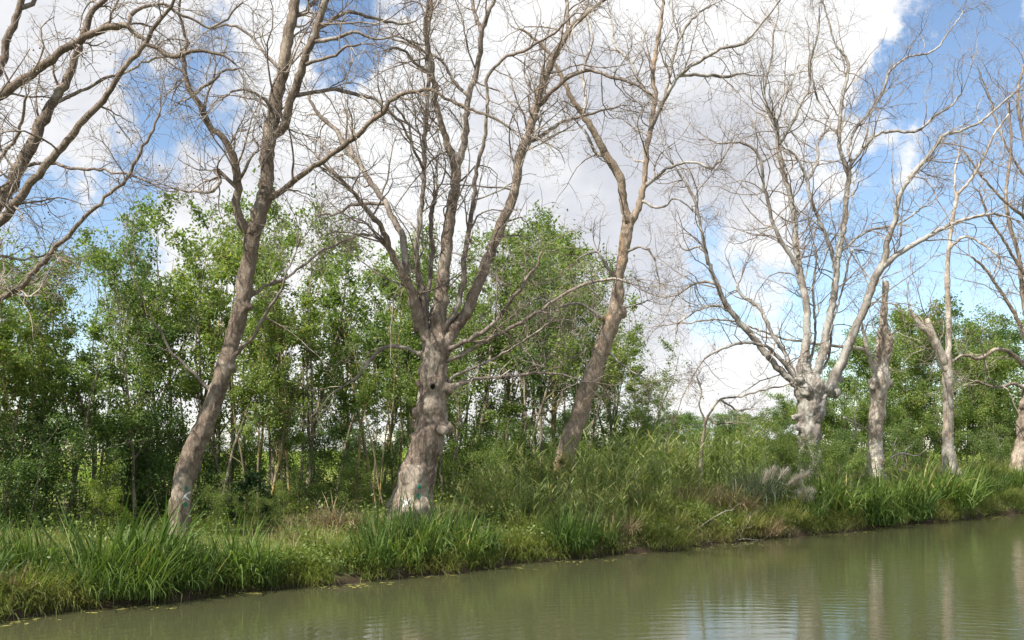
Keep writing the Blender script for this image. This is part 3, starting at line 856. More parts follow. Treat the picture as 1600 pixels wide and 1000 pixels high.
# the white-headed pollard on the right
T4 = dead_tree('pale knobbly dead pollard with many fanned limbs, its foot hidden in bushes', 29.2,
    [(1262, 775, 38), (1263, 720, 34), (1265, 666, 33), (1268, 630, 40), (1264, 600, 40), (1263, 588, 34)],
    [([(1285, 612, 20), (1298, 602, 18), (1308, 580, 16), (1315, 569, 15), (1332, 524, 13), (1352, 480, 12), (1366, 439, 12), (1380, 412, 12), (1386, 382, 9), (1397, 348, 8), (1403, 317, 8), (1410, 296, 7), (1431, 265, 7), (1458, 235, 6), (1475, 211, 5), (1502, 204, 4), (1533, 190, 4), (1556, 170, 3), (1584, 146, 3)], -1.0),
     ([(1378, 418, 11), (1400, 399, 9), (1427, 382, 8), (1458, 365, 7), (1485, 351, 6), (1516, 341, 5), (1553, 334, 4), (1584, 342, 3)], -1.0),
     ([(1256, 590, 17), (1255, 572, 14), (1261, 521, 12), (1259, 470, 11), (1250, 426, 11), (1244, 385, 10), (1242, 344, 9), (1235, 307, 8), (1230, 289, 8), (1220, 252, 8), (1215, 224, 7), (1210, 187, 5), (1196, 163, 4), (1196, 129, 4), (1206, 88, 3), (1210, 44, 3)], 0.6),
     ([(1216, 228, 7), (1233, 201, 5), (1247, 170, 5), (1264, 136, 4), (1266, 95, 4), (1278, 51, 3), (1281, 7, 2)], -0.8),
     ([(1249, 430, 9), (1237, 402, 7), (1220, 375, 7), (1206, 344, 6), (1199, 307, 6), (1193, 289, 5), (1186, 245, 5), (1162, 224, 4), (1121, 224, 3)], -0.9),
     ([(1275, 592, 15), (1278, 579, 13), (1291, 518, 12), (1303, 463, 11), (1310, 399, 9), (1317, 361, 9), (1322, 310, 8), (1325, 272, 8), (1312, 231, 6), (1312, 194, 6), (1317, 150, 5), (1325, 99, 5), (1305, 68, 3), (1295, 34, 3), (1284, 0, 2)], 0.5),
     ([(1325, 272, 7), (1329, 258, 6), (1346, 235, 6), (1366, 214, 5), (1386, 206, 5), (1434, 204, 4), (1461, 180, 4), (1485, 167, 3), (1502, 146, 3)], -0.8),
     ([(1331, 254, 6), (1325, 235, 5), (1335, 204, 5), (1356, 177, 4), (1380, 143, 4), (1390, 112, 4), (1417, 90, 3), (1458, 80, 3), (1482, 51, 2), (1505, 20, 2)], 0.9),
     ([(1306, 430, 8), (1303, 410, 7), (1295, 378, 6), (1278, 341, 6), (1264, 303, 6), (1261, 282, 5), (1244, 245, 4), (1227, 231, 4)], -0.6),
     ([(1261, 284, 5), (1278, 252, 5), (1278, 221, 4), (1298, 194, 3), (1281, 160, 3), (1271, 129, 3), (1264, 68, 2)], 0.7),
     ([(1313, 395, 6), (1339, 371, 4), (1359, 360, 4), (1386, 354, 4), (1414, 344, 3), (1441, 324, 3)], 0.9),
     ([(1255, 608, 13), (1238, 594, 12), (1220, 579, 11), (1193, 548, 10), (1172, 521, 10), (1142, 487, 9), (1125, 456, 8), (1111, 422, 7), (1103, 395, 6), (1096, 358, 5), (1087, 317, 5), (1067, 279, 4), (1055, 262, 3)], -0.9),
     ([(1118, 444, 5), (1100, 440, 4), (1080, 446, 4), (1058, 462, 3)], 0.3),
     ([(1252, 600, 10), (1244, 592, 8), (1230, 558, 7), (1206, 521, 6), (1189, 484, 6), (1162, 463, 5), (1152, 450, 4), (1159, 433, 3)], 0.9),
     ([(1250, 606, 7), (1210, 552, 5), (1172, 535, 5), (1128, 545, 4), (1097, 565, 3), (1080, 592, 3), (1067, 620, 2)], -1.2),
     ([(1264, 590, 7), (1264, 572, 5), (1274, 531, 4), (1272, 484, 4), (1271, 443, 4), (1276, 395, 3), (1267, 371, 2)], 1.0),
     ([(1285, 585, 5), (1295, 558, 4), (1301, 504, 4), (1312, 470, 3), (1322, 426, 3), (1332, 392, 3), (1349, 392, 2)], 1.1),
     ([(1142, 487, 5), (1120, 478, 4), (1090, 485, 3), (1060, 505, 3)], 0.4),
     ([(1103, 395, 5), (1090, 385, 4), (1072, 392, 3), (1060, 380, 2)], 0.4)],
    burls=[(1301, 612, 10, -0.05), (1296, 606, 8, -0.3), (1287, 624, 9, -0.15), (1312, 592, 6, 0), (1250, 592, 8, -0.2), (1262, 612, 9, -0.3), (1243, 652, 8, 0), (1250, 668, 8, -0.1), (1252, 656, 8, 0), (1272, 650, 8, -0.2), (1280, 602, 8, -0.25), (1290, 612, 8, -0.15), (1246, 602, 6, 0)],
    hollows=[(1289, 623, 3.2)],
    mats=('bark_pale', 'limb_pale'), seed=5, twig=0.9, rough=1.8, voxel=0.035, l1=(0.9, 2.4), up=0.14, tscale=1.2)

# snapped trunks and the right edge
T5 = dead_tree('snapped dead trunk with jagged orange top right of the pale pollard', 32.4,
    [(1365, 735, 28), (1366, 711, 25), (1368, 666, 24), (1373, 621, 25), (1375, 599, 30), (1376, 576, 24), (1380, 540, 21), (1380, 490, 13), (1383, 455, 11), (1383, 440, 7)],
    [([(1370, 590, 10), (1363, 572, 8), (1356, 548, 7), (1349, 518, 5), (1347, 504, 3)], -0.4),
     ([(1386, 568, 12), (1390, 545, 10), (1391, 525, 8)], -0.2),
     ([(1358, 556, 6), (1345, 545, 6), (1305, 541, 5), (1264, 536, 4), (1223, 528, 3), (1182, 515, 3), (1131, 500, 3), (1060, 505, 2)], -1.5)],
    burls=[(1365, 598, 9, -0.1), (1386, 600, 9, 0), (1362, 604, 5, -0.2)], splinters=[(1382, 441, 14, 8), (1391, 527, 18, 9)],
    mats=('bark_cream', 'bark_cream'), seed=6, twig=0.25, rough=1.3, voxel=0.035)
T6 = dead_tree('tall thin pale dead stem with a broken forked arm on its left', 36.0,
    [(1485, 742, 28), (1484, 731, 23), (1481, 696, 18), (1481, 628, 16), (1480, 585, 17), (1480, 565, 15), (1482, 538, 10), (1482, 487, 9), (1480, 436, 8), (1482, 395, 7), (1488, 344, 6), (1497, 300, 5)],
    [([(1479, 580, 15), (1468, 550, 14), (1454, 523, 12), (1437, 507, 9), (1425, 489, 6), (1420, 481, 2)], -0.5),
     ([(1458, 532, 12), (1454, 514, 10), (1449, 498, 6)], -0.1),
     ([(1496, 304, 5), (1516, 282, 4), (1536, 248, 4), (1553, 211, 3), (1577, 177, 3)], -0.6),
     ([(1483, 390, 4), (1505, 370, 4), (1530, 378, 3), (1560, 400, 3)], -0.8),
     ([(1494, 312, 4), (1492, 270, 3), (1500, 230, 2)], 0.3)],
    splinters=[(1450, 500, 14, 7)], mats=('bark_cream', 'bark_cream'), seed=7, twig=0.7, rough=0.7, voxel=0.035, tscale=1.2)
T7 = dead_tree('dead plane tree at the right edge, twiggy crown reaching into the frame', 40.0,
    [(1590, 748, 30), (1591, 730, 24), (1597, 690, 20), (1604, 640, 22), (1612, 590, 18), (1618, 540, 15)],
    [([(1614, 560, 10), (1604, 500, 8), (1596, 440, 7), (1590, 392, 6), (1577, 350, 6), (1572, 300, 5), (1580, 230, 4), (1575, 160, 3)], 0.5),
     ([(1610, 590, 8), (1590, 560, 7), (1560, 545, 6), (1530, 560, 5), (1505, 555, 4), (1480, 570, 2)], -1.5),
     ([(1612, 570, 8), (1590, 500, 6), (1560, 450, 5), (1535, 415, 4), (1515, 400, 3)], -0.8),
     ([(1618, 545, 10), (1630, 460, 9), (1635, 380, 8), (1620, 290, 6), (1600, 220, 5), (1590, 150, 4), (1600, 100, 3)], 1.0),
     ([(1635, 380, 6), (1600, 340, 5), (1565, 310, 4), (1530, 270, 3), (1510, 240, 3)], -1.0),
     ([(1630, 460, 7), (1595, 420, 5), (1565, 370, 4), (1545, 340, 4), (1530, 300, 3)], -1.4),
     ([(1608, 610, 7), (1585, 600, 5), (1555, 605, 4), (1525, 595, 3)], -1.0),
     ([(1620, 290, 5), (1590, 260, 4), (1560, 200, 3), (1545, 150, 3), (1530, 110, 2)], 0.6),
     ([(1618, 540, 9), (1660, 460, 8), (1690, 360, 6), (1700, 250, 4)], 0.0)],
    burls=[(1600, 632, 9, -0.1)], mats=('bark_beige', 'limb'), seed=8, twig=0.65, voxel=0.04, l1=(0.9, 2.4), tscale=1.3)
# the dark bare sapling
dead_tree('thin dark bare sapling bending right above the reedy bank', 25.8,
    [(1092, 790, 6), (1093, 760, 5.5), (1096, 703, 5), (1102, 662, 4)],
    [([(1102, 665, 4), (1106, 650, 4), (1111, 642, 3.5), (1125, 625, 3.5), (1145, 621, 3), (1162, 619, 3), (1189, 611, 2.5), (1210, 605, 3), (1230, 602, 2)], -0.4),
     ([(1102, 662, 4), (1098, 648, 3), (1092, 631, 2.5), (1096, 612, 3), (1090, 590, 2)], 0.2),
     ([(1125, 625, 4), (1138, 634, 3), (1155, 642, 3), (1172, 638, 2)], -0.3),
     ([(1106, 652, 3), (1118, 662, 3), (1140, 660, 2)], -0.3)],
    mats=('stem_dark', 'stem_dark'), seed=9, twig=0.7, voxel=0.02, rough=0.4, l1=(0.4, 1.0), name='bare_sapling', tscale=0.8, root_flare=False)

# ------------------------------------------------------------------ leaves, crowns, blades
rng = np.random.default_rng(11)


def leaves(c, size, asp=0.5, upb=0.5, droop=None):
    """bent four-corner leaves at centres c"""
    n = len(c)
    nrm = norm(rng.normal(size=(n, 3)) + np.array([0, 0, upb]) + np.array([-0.25, -0.35, 0.2]) * upb)
    ax = rand_dirs(n)
    if droop is not None:
        ax = norm(ax + np.array([0, 0, -droop]))
    ax = norm(ax - nrm * np.sum(ax * nrm, -1, keepdims=True))
    bx = np.cross(nrm, ax)
    s = size[:, None]
    a = c - ax * s * 0.5
    b = c + bx * s * asp * 0.5 - ax * s * 0.08 + nrm * s * 0.10
    d = c + ax * s * 0.5
    e = c - bx * s * asp * 0.5 - ax * s * 0.08 + nrm * s * 0.10
    V = np.stack([a, b, d, e], 1).reshape(-1, 3)
    i = np.arange(n)[:, None] * 4
    return V, [np.concatenate([i + [0, 1, 2], i + [0, 2, 3]])]


def wood_tree(seed, H, nb, spread, nleaf, lsize, base_frac=0.22, stems=1, cl=0.2, topw=0.5, slope=(25, 60)):
    """returns (trunk mesh, crown mesh): slender stems, ascending branches, leaves in sprays"""
    global rng
    rng = np.random.default_rng(seed)
    mb = MB()
    sp, sr = grow(rng.normal(size=(stems, 3)) * [0.12, 0.12, 0] * stems, norm(np.array([[0, 0, 1.0]]) + rng.normal(size=(stems, 3)) * 0.13 * (1 if stems > 1 else 0.4)), np.full(stems, H * 0.96) * rng.uniform(0.75, 1.0, stems), np.full(stems, 0.0085 * H / stems ** 0.4), 14, 0.055, 0.03, 0.12)
    sp[:, 0, 2] = -0.1
    V, fl = tubes(sp, sr, 6)
    mb.add(V, fl)
    st, d, r, _ = spawn(sp, sr, nb / stems, base_frac, 0.98, slope)
    hf = np.clip(st[:, 2] / H, 0, 1)
    L = H * spread * rng.uniform(0.55, 1.1, len(st)) * (0.55 + 0.75 * np.sin(np.pi * np.clip((hf - base_frac * 0.4) / (1.04 - base_frac * 0.4), 0, 1)) ** 0.8) * (1 - topw * np.clip(hf - 0.6, 0, 1))
    bp_, br_ = grow(st, d, L, np.clip(r * 0.5, 0.008, 0.04), 8, 0.14, 0.09, 0.25)
    V, fl = tubes(bp_, br_, 4, False)
    mb.add(V, fl)
    st, d, r, _ = spawn(bp_, br_, 6.0, 0.2, 1.0, (30, 70))
    p2, r2 = grow(st, d, rng.uniform(0.25, 0.9, len(st)) * H / 9, np.clip(r * 0.55, 0.004, 0.012), 6, 0.2, 0.06, 0.4)
    V, fl = tubes(p2, r2, 3, False)
    mb.add(V, fl)
    # spray density differs from branch to branch: open gaps and thick clumps
    w = rng.gamma(0.75, 1.0, len(p2)) + 0.03
    ii = rng.choice(len(p2), nleaf, p=w / w.sum())
    u = rng.beta(2.0, 1.2, nleaf) * 5
    k = np.minimum(u.astype(int), 4)
    f = (u - k)[:, None]
    c = p2[ii, k] * (1 - f) + p2[ii, k + 1] * f + rng.normal(size=(nleaf, 3)) * cl * H / 9 * np.array([1, 1, 0.8])
    c[:, 2] = np.maximum(c[:, 2], 0.15)
    V, fl = leaves(c, rng.uniform(0.7, 1.3, nleaf) * lsize, 0.5, 0.6, 0.3)
    return mb.mesh('trunk', True), mk_mesh('crown', V, fl), float(np.percentile(c[:, 2], 99.3))


def copy_kind(name, label, cat, loc, meshes, mats, group, scale, rotz, tilt=(0, 0), parts=('trunk', 'crown')):
    root = thing(name, label, cat, loc, group, rotz, scale)
    root.rotation_euler = (tilt[0], tilt[1], rotz)
    for pn, me, mt in zip(parts, meshes, mats):
        o = link(pn, me, root)
        if len(me.materials) == 0:
            me.materials.append(M[mt])
        o.material_slots[0].link = 'OBJECT'
        o.material_slots[0].material = M[mt]
        if pn in ('crown', 'foliage', 'blades'):
            o['kind'] = 'stuff'
    return root


slim = [wood_tree(200 + i, 8.5, 24, 0.18, 4300, 0.105, 0.24 + 0.06 * (i % 3), 1 + i % 3, 0.105, 0.35, (18, 48)) for i in range(7)]
lush = [wood_tree(300 + i, 8.0, 46, 0.24, 15000, 0.13, 0.06, 3, 0.20, 0.3, (25, 75)) for i in range(4)]
shrub = [wood_tree(400 + i, 3.0, 34, 0.30, 5200, 0.085, 0.03, 6, 0.45, 0.2, (20, 75)) for i in range(5)]

R = np.random.default_rng(21)
# the green wood behind the dead trees
prof_x = [-400, 0, 60, 130, 150, 175, 240, 300, 380, 480, 560, 640, 720, 820, 890, 930, 990, 1030, 1060]
prof_y = [330, 350, 340, 352, 390, 318, 258, 298, 298, 318, 345, 355, 345, 318, 365, 420, 500, 570, 630]
rows = [('front row', 6.6, 24, 0.92), ('middle row', 9.2, 19, 1.0), ('back row', 12.4, 15, 1.0)]
for rn, tb, cnt, hf in rows:
    pxs = np.sort(np.concatenate([np.linspace(-330, 1010, cnt) + R.normal(size=cnt) * 14, {'front row': [], 'middle row': [735, 800, 868], 'back row': [590, 640, 770, 835, 905, 955]}[rn]]))
    for i, px in enumerate(pxs):
        t = tb + R.normal() * 0.6
        x, y, z = place(px, t)
        top = np.interp(px, prof_x, prof_y) + (R.uniform(0, 70) if rn == 'front row' else R.uniform(-8, 50))
        H = (HZ - top) / F * y + CH - z
        k = int(R.integers(len(slim)))
        sc = H / slim[k][2] * hf
        w = sc * R.uniform(0.95, 1.25)
        if H < 5:
            w = sc * 1.3
        lich = R.random() < 0.28
        copy_kind('slender_tree', f'{ORD[i]} slender leafy tree from the left in the {rn} of the green wood', 'tree', (x, y, z), slim[k],
                  ('stem_lichen' if lich else 'stem_dark', 'leaf_wood' if R.random() < 0.75 else 'leaf_dark'), 'slender trees of the wood', (w, w, sc), R.uniform(0, 6.28), (R.normal() * 0.04, R.normal() * 0.05))
# yellow-lichened poles that catch the sun between the leaning tree and the pollard
for i, (px, t, top, lean) in enumerate([(386, 5.4, 470, 0.0), (420, 5.6, 440, 0.03), (596, 5.2, 520, 0.12), (455, 6.0, 480, -0.02)]):
    x, y, z = place(px, t)
    H = (HZ - top) / F * y + CH - z
    sc = H / slim[(i * 2 + 1) % 7][2]
    copy_kind('lichen_covered_tree', f'thin tree stem with yellow lichen, {ORD[i]} of four right of the leaning trunk', 'tree', (x, y, z), slim[(i * 2 + 1) % 7], ('stem_lichen', 'leaf_wood'), 'lichen-covered stems', (sc * 0.9, sc * 0.9, sc), i * 1.7, (0, lean))
# low leafy understorey filling the wood under the crowns
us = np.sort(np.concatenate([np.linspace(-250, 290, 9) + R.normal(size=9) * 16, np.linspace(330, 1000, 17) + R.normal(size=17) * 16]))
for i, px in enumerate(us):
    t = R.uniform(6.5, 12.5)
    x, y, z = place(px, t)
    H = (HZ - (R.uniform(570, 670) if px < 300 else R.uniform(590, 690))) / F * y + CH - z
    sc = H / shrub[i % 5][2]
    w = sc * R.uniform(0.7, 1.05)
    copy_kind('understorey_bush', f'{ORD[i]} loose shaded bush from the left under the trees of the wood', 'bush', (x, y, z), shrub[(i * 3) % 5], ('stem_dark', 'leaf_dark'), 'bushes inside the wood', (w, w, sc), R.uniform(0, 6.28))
# thicker trees behind the snapped trunks on the right
rt = [(1305, 9, 545), (1345, 7.5, 520), (1395, 9, 500), (1430, 7, 478), (1465, 9.5, 470), (1500, 7, 500), (1535, 9, 500), (1570, 7, 520), (1610, 9, 490), (1655, 7, 480), (1380, 6, 600), (1480, 5.6, 590), (1560, 5.4, 600), (1320, 12, 560), (1420, 12, 520), (1240, 12, 625), (1275, 9, 590)]
rt.sort()
for i, (px, t, top) in enumerate(rt):
    x, y, z = place(px, t)
    H = (HZ - top) / F * y + CH - z
    sc = H / lush[i % 4][2]
    copy_kind('bushy_tree', f'{ORD[i]} dense bushy green tree from the left behind the snapped trunks', 'tree', (x, y, z), lush[i % 4], ('stem_dark', 'leaf_dark' if i % 3 == 0 else 'leaf_wood'), 'bushy trees on the right', (sc, sc, sc), R.uniform(0, 6.28))
# far trees seen through the gap above the reeds
for i, (px, Yd, top) in enumerate([(1030, 95, 668), (1062, 120, 655), (1090, 110, 672), (1118, 100, 655), (1145, 105, 652), (1172, 115, 655), (1200, 100, 648), (980, 130, 655), (900, 140, 650), (820, 120, 660), (740, 130, 655), (640, 140, 652), (540, 120, 660), (440, 130, 650), (330, 120, 655), (200, 110, 655), (80, 120, 650), (-60, 110, 655)][::-1]):
    X_, Y_ = (px - 800) / F * Yd, Yd
    z = 1.2
    H = (HZ - top) / F * Yd + CH - z
    sc = H / lush[i % 4][2]
    copy_kind('distant_tree', f'{ORD[i]} distant round tree from the left on the horizon beyond the fields', 'tree', (X_, Y_, z), lush[i % 4], ('stem_dark', 'leaf_dark'), 'distant trees', (sc * 2.4, sc * 2.4, sc * 1.15), i * 1.3)

# shrubs
sh = [(-60, 5.6, 690, 'd'), (30, 6.4, 640, 'd'), (85, 5.8, 665, 'd'), (150, 7.5, 615, 'd'), (175, 4.6, 725, 'y'), (215, 6.2, 640, 'd'), (250, 8, 610, 'd'), (330, 5.6, 740, 'w'), (365, 7.5, 690, 'd'), (345, 3.6, 765, 'w'), (392, 4.5, 768, 'w'), (405, 3.3, 792, 'w'), (425, 3.8, 775, 'w'), (440, 5.4, 735, 'w'), (505, 6.6, 700, 'd'),
      (550, 5.8, 720, 'w'), (600, 7.4, 690, 'd'), (725, 6.2, 660, 'w'), (760, 4.8, 690, 'w'), (800, 6.5, 655, 'w'), (845, 5.6, 690, 'd'), (700, 9, 680, 'd'), (905, 7, 640, 'd'), (950, 5.4, 665, 'w'), (1000, 6.6, 630, 'w'), (1045, 5.8, 660, 'w'),
      (1085, 7, 660, 'w'), (1130, 5.4, 670, 'w'), (1170, 4.4, 672, 'w'), (1205, 5.2, 640, 'w'), (1228, 3.6, 668, 'w'), (1252, 1.25, 672, 'w'), (1276, 1.35, 680, 'w'), (1290, 3.0, 672, 'd'), (1232, 1.4, 680, 'w'), (1325, 4.2, 660, 'd'), (1298, 1.3, 690, 'w'), (1345, 2.6, 706, 'w'),
      (1410, 4.4, 655, 'd'), (1440, 4.2, 668, 'w'), (1515, 4.6, 650, 'd'), (1550, 4.3, 668, 'w'), (1620, 5, 640, 'd'), (1215, 2.2, 690, 'w')]
sh.sort()
tones = {'d': ('leaf_dark', 'dark green'), 'w': ('leaf_wood', 'fresh green'), 'y': ('leaf_yellow', 'yellow-green')}
for part in ('d', 'w', 'y'):
    sub = [q for q in sh if q[3] == part]
    for i, (px, t, top, c) in enumerate(sub):
        x, y, z = place(px, t)
        H = (HZ - top) / F * y + CH - z
        sc = max(H, 0.7) / shrub[i % 5][2]
        mt, word = tones[c]
        lab = f'{ORD[i]} {word} leafy shrub from the left behind the bank' if len(sub) > 1 else f'only {word} shrub, sunlit in front of the dark wood on the left'
        wv_ = sc * R.uniform(0.85, 1.15)
        copy_kind('shrub', lab, 'shrub', (x, y, z), shrub[i % 5], ('stem_dark', mt), 'shrubs behind the bank', (wv_, wv_, sc), R.uniform(0, 6.28))

# ------------------------------------------------------------------ blades: iris, reeds, grass


def blades(base, az, L, w, lean, droop, K=4, tw=0.5):
    """arching tapered strips. lean: start tilt (rad), droop: extra bend (rad) reached at the tip"""
    n = len(base)
    out = np.stack([np.cos(az), np.sin(az), np.zeros(n)], -1)
    pts = np.empty((n, K + 1, 3))
    pts[:, 0] = base
    ang = lean.copy()
    for i in range(1, K + 1):
        u = i / K
        a = lean + droop * u ** 1.8
        stp = (L / K)[:, None]
        pts[:, i] = pts[:, i - 1] + stp * (out * np.sin(a)[:, None] + np.array([0, 0, 1.0]) * np.cos(a)[:, None])
    sa = az + np.pi / 2 + rng.normal(size=n) * tw
    sv = np.stack([np.cos(sa), np.sin(sa), np.zeros(n)], -1)
    prof = np.array([0.75, 1.0, 0.9, 0.6, 0.0])[:K + 1] if K == 4 else np.linspace(1, 0, K + 1) ** 0.7
    ww = (w[:, None] * prof[None])[..., None] * 0.5
    Lf = pts - sv[:, None] * ww
    Rt = pts + sv[:, None] * ww
    V = np.concatenate([np.stack([Lf[:, :-1], Rt[:, :-1]], 2).reshape(n, -1, 3), pts[:, -1:]], 1)
    m = 2 * K + 1
    b = (np.arange(n) * m)[:, None]
    q = []
    for i in range(K - 1):
        q.append(b + [2 * i, 2 * i + 1, 2 * i + 3, 2 * i + 2])
    t = b + [2 * K - 2, 2 * K - 1, 2 * K]
    fl = [np.concatenate(q)] if q else []
    return V.reshape(-1, 3), fl + [t]


def iris_mesh(seed, n, rad, hgt, wid, lean, droop):
    global rng
    rng = np.random.default_rng(seed)
    a = rng.uniform(0, 6.28, n)
    r = rad * np.sqrt(rng.random(n))
    base = np.stack([r * np.cos(a) * 1.3, r * np.sin(a), np.full(n, -0.06)], -1)
    L = hgt * rng.uniform(0.45, 1.1, n) * (0.82 + 0.3 * np.clip(np.sin(a * 2 + seed) * np.cos(r / rad * 4 + seed), -0.6, 1))
    az = a + rng.normal(size=n) * 0.8
    le = np.abs(rng.normal(size=n)) * lean + r / rad * lean * 0.8
    dr = np.where(rng.random(n) < 0.4, rng.uniform(0.8, 2.2, n), rng.uniform(0.05, 0.6, n)) * droop
    V, fl = blades(base, az, L, wid * rng.uniform(0.7, 1.25, n), le, dr, 4, 0.7)
    return mk_mesh('blades', V, fl)


def reed_mesh(seed, n, rad, hgt):
    """upright canes, each with long alternate leaves"""
    global rng
    rng = np.random.default_rng(seed)
    mb = MB()
    a = rng.uniform(0, 6.28, n)
    r = rad * np.sqrt(rng.random(n))
    st = np.stack([r * np.cos(a) * 1.3, r * np.sin(a), np.full(n, -0.05)], -1)
    L = hgt * rng.uniform(0.6, 1.05, n)
    p_, q_ = grow(st, np.array([[0.08, 0, 1.0]]) + rng.normal(size=(n, 3)) * 0.12, L, np.full(n, 0.006), 6, 0.05, 0.02, 0.4)
    V, fl = tubes(p_, q_, 3, False)
    mb.add(V, fl)
    s2, d, rr, _ = spawn(p_, q_, 9, 0.25, 1.0, (20, 50))
    m = len(s2)
    az = rng.normal(size=m) * 0.9 + np.where(rng.random(m) < 0.65, 0.3, 3.3)
    V, fl = blades(s2, az, rng.uniform(0.25, 0.55, m), rng.uniform(0.018, 0.036, m), rng.uniform(0.3, 0.9, m), rng.uniform(0.2, 1.3, m), 4, 0.8)
    mb.add(V, fl)
    return mb.mesh('blades')


iris = [iris_mesh(500 + i, 210, 0.44, 1.35, 0.036, 0.20, 1.15) for i in range(4)]
iris_fine = [iris_mesh(520 + i, 330, 0.45, 1.25, 0.021, 0.24, 1.4) for i in range(3)]
reed = [reed_mesh(540 + i, 30, 0.48, 1.7) for i in range(4)]


def clump(px, t, hgt, meshes, base_h, mat, name, label, cat, group, wid=1.0, k=0, dz=0.0):
    x, y, z = place(px, t)
    sc = hgt / base_h
    return copy_kind(name, label, cat, (x, y, max(z, 0.0) + dz), [meshes[k % len(meshes)]], [mat], group, (sc * wid, sc * wid, sc), k * 1.9 + px * 0.01, parts=('blades',))


ic = [(-60, 0.6, 1.2, 0, 1), (20, 1.5, 0.9, 1, 1), (70, 1.1, 1.1, 0, 0.7), (104, 0.5, 0.7, 1, 1), (145, 0.75, 1.1, 1, 1), (165, 0.35, 1.1, 1, 1), (195, 0.8, 1.5, 0, 1.0), (205, 0.28, 1.05, 1, 1), (238, 0.55, 1.15, 0, 1), (248, 0.3, 0.9, 1, 1.1), (285, 0.55, 0.9, 0, 1), (298, 0.32, 0.85, 1, 1.1), (335, 0.5, 0.95, 0, 0.9), (372, 0.45, 1.2, 0, 1), (408, 0.3, 0.9, 0, 0.7),
      (575, 0.25, 1.0, 0, 0.9), (600, 0.7, 1.3, 0, 0.7), (620, 0.3, 1.1, 0, 1), (650, 0.9, 1.2, 0, 0.9), (668, 0.4, 1.1, 0, 1), (700, 0.9, 1.25, 0, 0.9), (712, 0.3, 1.0, 0, 1), (748, 0.4, 1.0, 0, 0.8),
      (872, 0.35, 1.1, 0, 0.9), (905, 0.25, 1.15, 0, 0.9), (938, 0.35, 1.0, 0, 0.8),
      (1250, 0.5, 0.9, 1, 1.1), (1282, 0.7, 1.1, 0, 1.1), (1310, 0.35, 1.1, 0, 1.1), (1338, 0.7, 1.25, 0, 1.1), (1362, 0.3, 1.1, 0, 1.2), (1392, 0.7, 1.2, 0, 1.1), (1418, 0.3, 1.15, 0, 1.2), (1450, 0.6, 1.35, 0, 1.2), (1482, 0.35, 1.45, 0, 1.2), (1510, 0.5, 1.2, 0, 1.1), (1545, 0.8, 0.9, 1, 1.1), (1590, 0.8, 0.9, 1, 1.2), (1630, 0.5, 1.1, 1, 1.2)]
zones = [(-200, 470, 'below the leaning dead trunk'), (470, 830, 'in front of the burly pollard'), (830, 1000, 'below the reeds in mid bank'), (1000, 2000, 'on the right-hand waterline')]
for lo, hi, wh in zones:
    sub = [q for q in ic if lo <= q[0] < hi]
    for i, (px, t, hh, fine_, wd) in enumerate(sub):
        clump(px, t, hh * (0.95 if px < 1200 else 1.15), iris_fine if fine_ else iris, 1.15 if fine_ else 1.25, 'iris_dark' if (i * 7 + int(px)) % 5 < (3 if px < 1000 else 1) else 'iris', 'iris_clump', f'{ORD[i]} clump of {"fine arching" if fine_ else "broad sword-shaped"} green blades from the left {wh}', 'water plant', 'iris and sedge clumps along the waterline', wd, i)
rc = [(735, 2.6, 1.1), (775, 2.2, 1.3), (800, 3.2, 1.3), (825, 1.6, 1.2), (845, 2.4, 1.5), (870, 1.3, 1.2), (905, 2.0, 1.6), (930, 2.9, 1.7), (945, 1.4, 1.4), (968, 2.2, 1.7), (990, 1.2, 1.3), (1005, 2.8, 1.8), (1030, 1.8, 1.5), (1052, 2.8, 1.7), (1075, 2.2, 1.3), (1105, 2.8, 1.6), (1132, 2.4, 1.7), (1150, 3.4, 1.8), (960, 0.8, 0.9), (895, 0.9, 1.0), (1020, 0.9, 0.9)]
rc.sort()
for i, (px, t, hh) in enumerate(rc):
    clump(px, t, hh, reed, 1.7, 'reed', 'reed_clump', f'{ORD[i]} clump of leafy light green reeds from the left on the middle bank', 'reeds', 'reed clumps on the middle bank', 1.1, i)
# rough tussocks that break up the bank
tk = sorted([(480, 1.6, 0.55, 'g'), (505, 0.9, 0.5, 'g'), (525, 2.4, 0.7, 's'), (450, 0.6, 0.45, 'g'), (545, 0.5, 0.5, 'g'), (800, 0.6, 0.5, 'g'), (820, 1.2, 0.7, 'g'), (840, 0.5, 0.5, 'g'), (965, 0.5, 0.6, 's'), (985, 0.9, 0.7, 'g'), (1000, 0.4, 0.5, 'g'),
             (1018, 1.4, 0.8, 'g'), (1040, 0.6, 0.6, 'g'), (1062, 1.2, 0.8, 'g'), (1085, 0.7, 0.6, 'g'), (1105, 1.6, 0.8, 's'), (1120, 1.3, 0.8, 'g'), (1138, 0.5, 0.6, 'g'), (1150, 1.2, 0.8, 's'), (1172, 0.4, 0.6, 'g'), (1196, 0.3, 0.7, 's'), (1215, 0.4, 0.6, 'g'), (1222, 0.9, 0.75, 'g'), (1240, 0.8, 0.7, 'g'), (1236, 0.35, 0.6, 'g'),
             (15, 0.4, 0.5, 's'), (45, 0.45, 0.55, 'g'), (80, 0.35, 0.5, 'g'), (1560, 0.4, 0.6, 'g'), (1545, 1.8, 0.9, 'g'), (1580, 1.6, 0.9, 'g')])
for c_, word, mt in (('s', 'straw-coloured', 'straw'), ('g', 'green', 'grass')):
    for i, (px, t, hh, _) in enumerate([q for q in tk if q[3] == c_]):
        clump(px, t, hh, iris_fine, 1.15, mt, 'grass_tussock', f'{ORD[i]} rough {word} grass tussock from the left on the open bank', 'grass tussock', 'grass tussocks on the bank', 1.25, i + 1)
